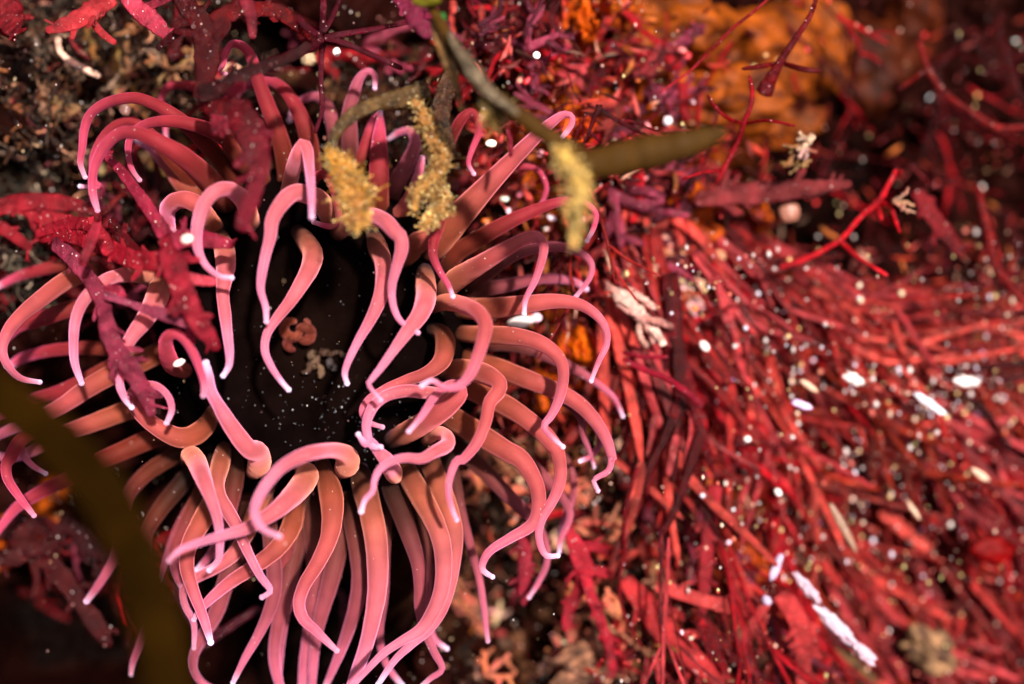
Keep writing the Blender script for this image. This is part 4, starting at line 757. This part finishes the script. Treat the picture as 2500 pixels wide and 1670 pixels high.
# ------------------------------------------------------------------ worm tubes, sponges, shells, rubble
b = MB(); t = trace("A 370,240,34;A 380,320,40;A 430,380,44;A 500,420,44;A 580,460,44;A 640,490,30")
sm, _ = catmull([tuple(W(p[0], p[1], .12)) + (p[2] / 2000,) for p in t], 40)
b.rings([Vector(q[:3]) for q in sm], [q[3] for q in sm], [lin((215, 170, 150))] * 40, seg=10, rough=.25)
o = b.build('worm_tube', M['twig']); tag(o, 'cream curled worm tube lying on the upper left rubble', 'worm tube')
def sponge(label, blobs, col, col2, rings_=None, adj=None):
    b = MB()
    for i, (px, py, rx, ry, h) in enumerate(blobs):
        z = gz_px(px, py) + h * .2
        b.blob(W(px, py, z), (rx / 1000, ry / 1000, h), col, seed=px * .01 + i, amp=.4, freq=1.6, nu=48, nv=30, col2=col2)
    o = empty('orange_sponge', W(blobs[0][0], blobs[0][1], 0)); tag(o, label, 'sponge')
    b.build('body', M['sponge'], o)
    for (px, py, z, r) in rings_ or ():
        q = MB(); n = 28; c0 = W(px, py, z)
        cen = [c0 + Vector((math.cos(a) * r, math.sin(a) * r, 0.0)) for a in [2 * math.pi * k / n for k in range(n + 1)]]
        q.rings(cen, [r * .28] * (n + 1), [lin((215, 80, 20))] * (n + 1), seg=10, cap=False)
        q.blob(c0 - Vector((0, 0, r * .3)), (r * .9, r * .9, r * .3), lin((120, 30, 8)), amp=.1)
        q.build('pore', M['sponge'], o)
    return o
OR1 = lin((205, 105, 28)); OR2 = lin((130, 42, 10)); OR3 = lin((225, 140, 60))
sponge('big mottled orange sponge mound spreading across the upper right', [(1650, 70, 150, 100, .08), (1830, 130, 170, 120, .09), (1760, 240, 170, 90, .07), (1980, 110, 110, 150, .08), (1560, 150, 90, 80, .07), (1880, 300, 130, 70, .05)], lin((142, 68, 14)), lin((66, 24, 5)))
sponge('dim brown-orange sponge behind thin dark stems, farther right', [(2120, 160, 120, 150, .1), (2230, 60, 90, 110, .08)], lin((74, 26, 5)), lin((36, 10, 4)))
sponge('glowing orange sponge lobe by the top edge above the leafy bits', [(1410, 75, 50, 70, .14), (1430, 110, 34, 36, .16)], lin((200, 84, 8)), OR2)
sponge('round orange sponge with a concentric ring beside the tentacle hook', [(1408, 322, 48, 48, .13)], lin((190, 60, 20)), OR2, [(1405, 318, .12, .026)])
sponge('orange sponge patch by the top edge, right of the glowing lobe', [(1500, 30, 50, 50, .12)], lin((200, 100, 30)), OR2)
sponge('bright orange sponge lobe just right of the anemone', [(1400, 850, 50, 60, .14), (1440, 900, 60, 60, .12), (1350, 960, 60, 60, .1), (1480, 850, 40, 60, .1)], lin((196, 88, 8)), lin((130, 40, 4)))
sponge('orange sponge under the tan patch at the end of the strand', [(1640, 470, 80, 50, .12), (1690, 540, 90, 70, .12), (1850, 540, 30, 40, .1)], lin((180, 80, 14)), lin((110, 36, 6)))
sponge('deep orange-brown sponge in the dark gap low right', [(1790, 1370, 90, 60, .08)], lin((150, 52, 10)), lin((80, 24, 6)))
sponge('orange sponge cushion among the fan fronds', [(1910, 950, 60, 50, .14), (1985, 860, 70, 50, .12)], lin((150, 60, 14)), lin((100, 30, 8)))
sponge('small orange patch at the left edge under the tentacles', [(5, 1330, 26, 60, .08), (-10, 1400, 30, 50, .08)], lin((225, 110, 20)), OR2)
sponge('orange-yellow sponge sliver at the right edge under the white shells', [(2480, 960, 60, 14, .10)], lin((200, 110, 20)), OR2)

def chip(name, px, py, z, rx, ry, ang, col, label=None, adj=None, noun=None, cat=None, group=None, amp=.45, m='shell', col2=None, rz=None, nu=14, nv=10, freq=1.7):
    from mathutils import Matrix
    b = MB(); c = W(px, py, z); ax = Matrix.Rotation(-math.radians(ang), 3, 'Z')
    b.blob(Vector((0, 0, 0)) + c, (rx / 1000, ry / 1000, rz if rz else min(rx, ry) / 1000 * .6), col, seed=px * .013 + py * .007, amp=amp, freq=freq, nu=nu, nv=nv, col2=col2, axes=ax)
    o = b.build(name, M[m], origin=c)
    if label: tag(o, label, cat or 'shell')
    else: reg(o, adj, noun, cat, group, px, py)
    return o
LIL = lin((215, 180, 225)); 
for i, (x, y, rx, ry, a) in enumerate(((1970, 1435, 46, 12, 48), (2045, 1530, 62, 17, 44), (2110, 1595, 34, 13, 42))):
    chip('bleached_stick', x, y, .06, rx, ry, a, lin((190, 160, 178)), label=('upper short piece of the white broken stick', 'long middle piece of the white broken stick', 'lowest blunt piece of the white broken stick')[i], cat='seaweed stick', rz=.012, amp=.5, nu=34, nv=26, freq=2.0)
chip('shell_flake', 1895, 1385, .05, 32, 10, 115, lin((180, 160, 190)), 'lilac-white shell wedge left above the white broken stick')
chip('shell_flake', 1872, 1465, .04, 13, 9, 60, lin((180, 160, 190)), 'small lilac-white flake under the lilac wedge')
chip('shell_flake', 1957, 988, .08, 24, 10, 20, LIL, 'lilac flake among the orange cushion fronds')
chip('round_shell', 1927, 518, -.04, 27, 25, 0, lin((150, 98, 82)), 'round cream shell hanging under the rough mauve frond', amp=.18, nu=24, nv=14)
chip('round_shell', 1272, 786, .10, 32, 13, -8, WHT, 'brilliant white shell behind the right-hand tentacles', amp=.2)
chip('round_shell', 1310, 775, .10, 13, 11, 0, lin((235, 190, 210)), 'pinkish bead right of the brilliant white shell', amp=.2)
chip('sediment_strip', 2060, 1290, .0, 70, 10, 62, lin((140, 108, 90)), 'grey-cream narrow dusted strip standing in the red fronds', cat='sediment', amp=.3)
chip('shell_flake', 2360, 930, -.05, 28, 13, 5, WHT, 'brightest white shell in the cluster near the right edge', amp=.7, nu=30, nv=20, freq=2.2)
chip('shell_flake', 2270, 985, -.05, 38, 8, 35, lin((240, 240, 255)), 'bluish white shell splinter left of the brightest shell', amp=.7, nu=30, nv=20, freq=2.2)
chip('shell_flake', 2085, 925, .0, 24, 11, 20, WHT, 'white shell lump in the upper fan of fronds', amp=.7, nu=30, nv=20, freq=2.2)
chip('shell_flake', 1975, 942, .0, 26, 8, 35, lin((200, 160, 135)), 'cream elongated bead left of the white lump', amp=.2)
chip('shell_flake', 1720, 845, .05, 15, 10, 50, WHT, 'white oval bead below the pale branched clump', amp=.1)
chip('shell_flake', 1825, 1072, .05, 9, 8, 0, WHT, 'white round bead in the left part of the fan', amp=.1)
chip('shell_flake', 1900, 1202, .05, 11, 8, 50, WHT, 'white oval bead on the crimson middle of the fan', amp=.1)
chip('shell_flake', 2395, 1160, -.1, 26, 9, 35, lin((220, 180, 155)), 'cream bright splinter near the right edge', amp=.4)
chip('shell_flake', 2230, 1245, -.08, 30, 6, 55, lin((200, 165, 140)), 'cream thin splinter right of the grey-cream strip', amp=.3)
chip('shell_flake', 1310, 125+10, .3, 9, 9, 0, WHT, 'small white bead right of the olive strand top', amp=.1)
chip('shell_flake', 822, 127, .3, 9, 11, 0, WHT, 'white bead beside the dark star-shaped seaweed', amp=.1)
chip('shell_flake', 755, 145, .12, 18, 15, 20, lin((170, 145, 115)), 'square cream grain left of the dark star-shaped seaweed', amp=.5)
chip('shell_flake', 437, 886, .42, 14, 8, -25, WHT, 'white bead lying against the red-based tentacle', amp=.1, rz=.01)
chip('shell_flake', 457, 583, .60, 12, 9, -15, lin((250, 225, 215)), 'cream bead on the crimson forked frond', amp=.15)
chip('shell_flake', 1199, 350, .25, 13, 9, 0, lin((235, 225, 210)), 'grey-white bead in the dark gap above the big slanting tentacle', amp=.15)
chip('shell_flake', 305, 268, .2, 13, 15, 0, lin((120, 84, 78)), 'pinkish pebble showing inside the upper left tentacle arch', amp=.3)
chip('rubble_lump', 1750, 1560, -.12, 110, 60, 20, lin((130, 80, 58)), 'flat beige sandy lump near the bottom, low centre right', cat='rubble', m='twig', nu=40, nv=24, amp=.7, freq=1.8, rz=.03, col2=lin((50, 24, 18)))
chip('rubble_lump', 1440, 1600, -.10, 90, 46, -20, lin((165, 112, 84)), 'pale beige rock chunk on the bottom edge right of the anemone', cat='rubble', m='twig', nu=40, nv=24, amp=.7, freq=1.8, rz=.03, col2=lin((50, 24, 18)))
chip('rubble_lump', 2270, 1590, -.30, 70, 50, 40, lin((150, 112, 78)), 'speckled cream rock chunk in the lower right', cat='rubble', m='twig', nu=40, nv=24, amp=.7, freq=1.8, rz=.03, col2=lin((50, 24, 18)))
chip('rubble_lump', 2050, 1640, -.28, 70, 46, 10, lin((92, 66, 34)), 'olive-cream gritty lump on the bottom edge under the stick', cat='rubble', m='twig', nu=40, nv=24, amp=.7, freq=1.8, rz=.03, col2=lin((50, 24, 18)))
chip('rubble_lump', 2380, 1250, -.40, 80, 50, -10, lin((100, 40, 36)), 'dull pinkish rock hump behind the fan, right side', cat='rubble', m='twig', nu=40, nv=24, amp=.7, freq=1.8, rz=.03, col2=lin((50, 24, 18)))
chip('red_sponge', 2420, 1345, -.2, 52, 34, 0, lin((110, 2, 3)), 'vivid red soft lump near the right edge', cat='sponge', m='sponge', nu=20, nv=12)
# rubble pebbles
def scatter_chips(n, x0, x1, y0, y1, sz, cols, noun, group, dz=(.02, .08), name='pebble', m='shell', amp=.5, cat='pebble'):
    for i in range(n):
        px, py = R2.uniform(x0, x1), R2.uniform(y0, y1); a_, c_ = R2.choice(cols); s_ = R2.uniform(*sz)
        chip(name, px, py, gz_px(px, py) + R2.uniform(*dz), s_, s_ * R2.uniform(.5, .95), R2.uniform(0, 180), tuple(v * R2.uniform(.7, 1.1) for v in c_), adj=a_, noun=noun, cat=cat, group=group, amp=amp, m=m)
scatter_chips(34, 0, 480, 0, 500, (8, 24), (('tan', lin((90, 54, 36))), ('cream', lin((150, 108, 84))), ('pinkish', lin((120, 60, 54))), ('brown', lin((46, 22, 12)))), 'pebble', 'pebbles on the rubble, upper left', m='twig')
scatter_chips(30, 1080, 2300, 1480, 1670, (10, 32), (('tan', lin((120, 80, 56))), ('cream', lin((180, 140, 112))), ('rosy', lin((150, 60, 60)))), 'pebble', 'pebbles along the bottom edge', m='twig')
scatter_chips(34, 1130, 1750, 60, 560, (4, 12), (('white', WHT), ('pinkish', lin((220, 130, 130))), ('red', lin((190, 40, 50))), ('orange', lin((210, 100, 30)))), 'grain', 'coloured grains around the olive strand', dz=(.1, .22), cat='grain')
scatter_chips(16, 1850, 2500, 60, 620, (3, 7), (('white', WHT), ('yellow', lin((225, 175, 100))), ('red', lin((220, 40, 40)))), 'bead', 'bright beads in the dark upper right', dz=(.1, .3), name='grain', cat='grain', amp=.2)
scatter_chips(70, 1650, 2500, 640, 1560, (3, 9), (('white', WHT), ('cream', lin((250, 220, 180))), ('yellow', lin((235, 180, 120))), ('lilac', LIL), ('coral red', lin((225, 60, 50))), ('orange', lin((230, 110, 40)))), 'bead', 'bright beads over the fan of fronds', dz=(.2, .36), name='grain', cat='grain', amp=.2)

# ------------------------------------------------------------------ drifting and settled specks nobody could count
def specks(name, label, spots, kind='stuff'):
    b = MB()
    for (p, r, c) in spots:
        n0 = len(b.v); q = r
        e = Vector((R2.uniform(.6, 1), R2.uniform(.6, 1.4), R2.uniform(.6, 1)))
        for d in ((1, 0, 0), (-1, 0, 0), (0, 1, 0), (0, -1, 0), (0, 0, 1), (0, 0, -1)):
            b.v.append(p + Vector((d[0] * q * e.x, d[1] * q * e.y, d[2] * q * e.z))); b.c.append(c)
        for f in ((0, 2, 4), (2, 1, 4), (1, 3, 4), (3, 0, 4), (2, 0, 5), (1, 2, 5), (3, 1, 5), (0, 3, 5)): b.f.append(tuple(n0 + i for i in f))
    o = b.build(name, M['shell'], smooth=True); tag(o, label, 'grit', kind=kind); return o
sp = []
for i in range(2600):
    px, py = R2.uniform(1450, 2500), R2.uniform(0, 1670)
    if py < 620 and R2.random() < .8: continue
    if 1480 < px < 1740 and py > 850 and R2.random() < .6: continue
    z = gz_px(px, py) + (R2.uniform(.2, .46) if py > 600 and px > 1740 else R2.uniform(.1, .3)); r = R2.choice((.0012, .0016, .002, .0028, .0036, .0055)) * R2.uniform(.7, 1.2)
    c = R2.choice((WHT, lin((250, 200, 180)), lin((240, 120, 100)), lin((230, 60, 60)), lin((240, 220, 150))))
    sp.append((W(px, py, z), r, c))
for i in range(1100):
    px, py = R2.uniform(0, 1700), R2.choice((R2.uniform(0, 560), R2.uniform(1100, 1670)))
    if region(px, py, 60, 1640, 460, 300) > .2 or region(px, py, 650, 1650, 330, 220) > .3: continue
    z = gz_px(px, py) + R2.uniform(.03, .2); sp.append((W(px, py, z), R2.uniform(.0014, .0036), R2.choice((WHT, lin((230, 200, 160)), lin((230, 150, 140))))))
for (bx, by, sx, sy, n) in ((2370, 930, 70, 22, 70), (2270, 985, 50, 26, 45), (2100, 930, 60, 30, 45), (1850, 690, 110, 60, 60), (2420, 660, 40, 90, 40), (2080, 1330, 120, 90, 60), (1900, 880, 90, 60, 50), (2200, 1100, 160, 120, 90)):  # dense bright specks stand in for glints and blurred highlights
    for i in range(n):
        px, py = R2.gauss(bx, sx), R2.gauss(by, sy); sp.append((W(px, py, gz_px(px, py) + R2.uniform(.28, .46)), R2.choice((.002, .003, .004, .006, .009)), R2.choice((WHT, WHT, lin((240, 230, 250)), lin((250, 215, 190)), lin((240, 200, 140)), lin((245, 130, 120))))))
sp += GRIT_GLINTS
specks('grit_and_glints', 'fine pale and red grit, with grains added as glints, over rock and seaweed', sp)
sp = []
for i in range(230):
    px, py = R2.gauss(800, 230), R2.gauss(840, 260)
    if math.hypot((px - cx) / RX, (py - cy) / RY) > .95: continue
    sp.append((W(px, py, .20 + R2.uniform(0, .05)), R2.uniform(.0008, .0024), R2.choice((lin((110, 110, 120)), lin((80, 70, 70)), lin((60, 50, 55))))))
for i in range(90):
    px, py = R2.gauss(800, 100), R2.gauss(1020, 55)
    sp.append((W(px, py, .22), R2.choice((.0008, .0010, .0014, .0024)), R2.choice((lin((120, 124, 134)), lin((190, 194, 204))))))
for i in range(260):
    px, py = R2.uniform(0, 1650), R2.uniform(0, 1670); sp.append((W(px, py, R2.uniform(.3, .62)), R2.choice((.0007, .0009, .0013, .002)), R2.choice((WHT, lin((200, 150, 150)), lin((190, 160, 120))))))
specks('drifting_specks', 'tiny white specks drifting over the anemone and its dark disc', sp)

def fragments(name, label, spots, m):
    """spots: (p, half length, half width, yaw, tilt, colour): curled little flakes"""
    b = MB()
    for (p, L_, w, yaw, tl, c) in spots:
        n0 = len(b.v); d = Vector((math.cos(yaw), math.sin(yaw), tl)).normalized(); sd = Vector((-d.y, d.x, R2.uniform(-.6, .6))).normalized(); up = d.cross(sd)
        for k in range(5):
            u = k / 4 * 2 - 1; ww = w * (1 - u * u * .8) * (.8 + .4 * R2.random())
            q = p + d * (u * L_) + up * (L_ * .35 * (1 - u * u) * (1 if tl > 0 else -1))
            for a_, h in ((1, 0), (0, .25), (-1, 0), (0, -.25)): b.v.append(q + sd * ww * a_ + up * ww * h); b.c.append(c)
        for k in range(4):
            for e in range(4):
                a = n0 + k * 4 + e; e2 = n0 + k * 4 + (e + 1) % 4; b.f.append((a, e2, e2 + 4, a + 4))
        b.f.append((n0, n0 + 3, n0 + 2, n0 + 1)); b.f.append(tuple(n0 + 16 + e for e in range(4)))
    o = b.build(name, M[m]); tag(o, label, 'seaweed litter', kind='stuff'); return o
FC = [lin((170, 40, 40)), lin((120, 14, 22)), lin((200, 70, 50)), lin((215, 100, 95)), lin((80, 10, 18)), lin((150, 36, 60)), lin((205, 120, 60)), lin((225, 175, 150))]
FWt = (7, 4, 6, 5, 3, 2, 3, 2)
fr = []
for i in range(9000):
    px, py = R2.uniform(1150, 2560), R2.uniform(-40, 1710)
    dens = 1.0 if py > 600 + (px - 1540) * .15 else .55
    if px > 1880 and py < 600: dens = .10
    if 1100 < px < 1640 and py > 1060: dens = .10
    if 1980 > px > 1560 and py < 300: dens = .12
    if R2.random() > dens: continue
    c = R2.choices(FC, FWt)[0]; f = R2.choice((.2, .35, .6, .9, 1.2, 1.4)); c = tuple(v * f for v in c)
    ang = math.atan2(-(py - 330), px - 1440) + R2.gauss(0, .5) if dens == 1.0 else R2.uniform(0, 6.28)
    L_ = R2.uniform(.007, .034)
    fr.append((W(px, py, gz_px(px, py) + R2.uniform(.0, .22)), L_, L_ * R2.uniform(.10, .3), ang, R2.uniform(-.5, .5), c))
fragments('seaweed_litter', 'countless small red, pink and dark seaweed scraps between the fronds', fr, 'algae')
def tangle(name, label, n, box, cols, Lr, rr_, dz, mask=None):
    b = MB()
    for i in range(n):
        px, py = R2.uniform(box[0], box[1]), R2.uniform(box[2], box[3])
        if mask and not mask(px, py): continue
        z = gz_px(px, py) + R2.uniform(*dz); p = W(px, py, z); a = R2.uniform(0, 6.28); cur = R2.gauss(0, .5); L_ = R2.uniform(*Lr); r0 = R2.uniform(*rr_)
        pts = [p]; 
        for k in range(7):
            a += cur + R2.gauss(0, .2); pts.append(pts[-1] + Vector((math.cos(a), math.sin(a), R2.gauss(0, .35))) * L_ / 7)
        c = R2.choice(cols); f = R2.choice((.03, .05, .08, .15, .3, .5, 1.6))
        b.rings(pts, [r0 * (.7 + .3 * math.sin(k)) for k in range(8)], [tuple(v * f for v in c)] * 8, seg=5)
    o = b.build(name, M['fuzz']); tag(o, label, 'growth', kind='stuff')
GC = [lin((140, 84, 50)), lin((180, 124, 96)), lin((110, 60, 36)), lin((210, 165, 140)), lin((90, 24, 22)), lin((110, 20, 30))]
tangle('wiry_growth', 'matted brown and cream threads covering the rock, upper left', 1500, (-30, 620, -30, 520), GC, (.03, .10), (.0014, .005), (.0, .06))
tangle('wiry_growth', 'matted brown threads covering the rock between the top seaweeds', 260, (760, 1150, 120, 420), [lin((90, 50, 26)), lin((60, 28, 16)), lin((120, 80, 50))], (.03, .08), (.0014, .004), (.0, .05))
tangle('wiry_growth', 'matted tan and salmon threads in the hollow, low centre right', 900, (1100, 1720, 1040, 1690), [lin((150, 90, 60)), lin((110, 50, 36)), lin((175, 120, 96)), lin((80, 30, 20))], (.03, .09), (.0018, .006), (.0, .07))
tangle('wiry_growth', 'greyish cream threads on the rock at the left edge', 260, (-30, 130, 400, 760), [lin((170, 150, 130)), lin((120, 100, 84))], (.04, .10), (.0010, .003), (.02, .10))
# wet glints on the traced fronds are made as pale grains, gathered above
finish_labels()
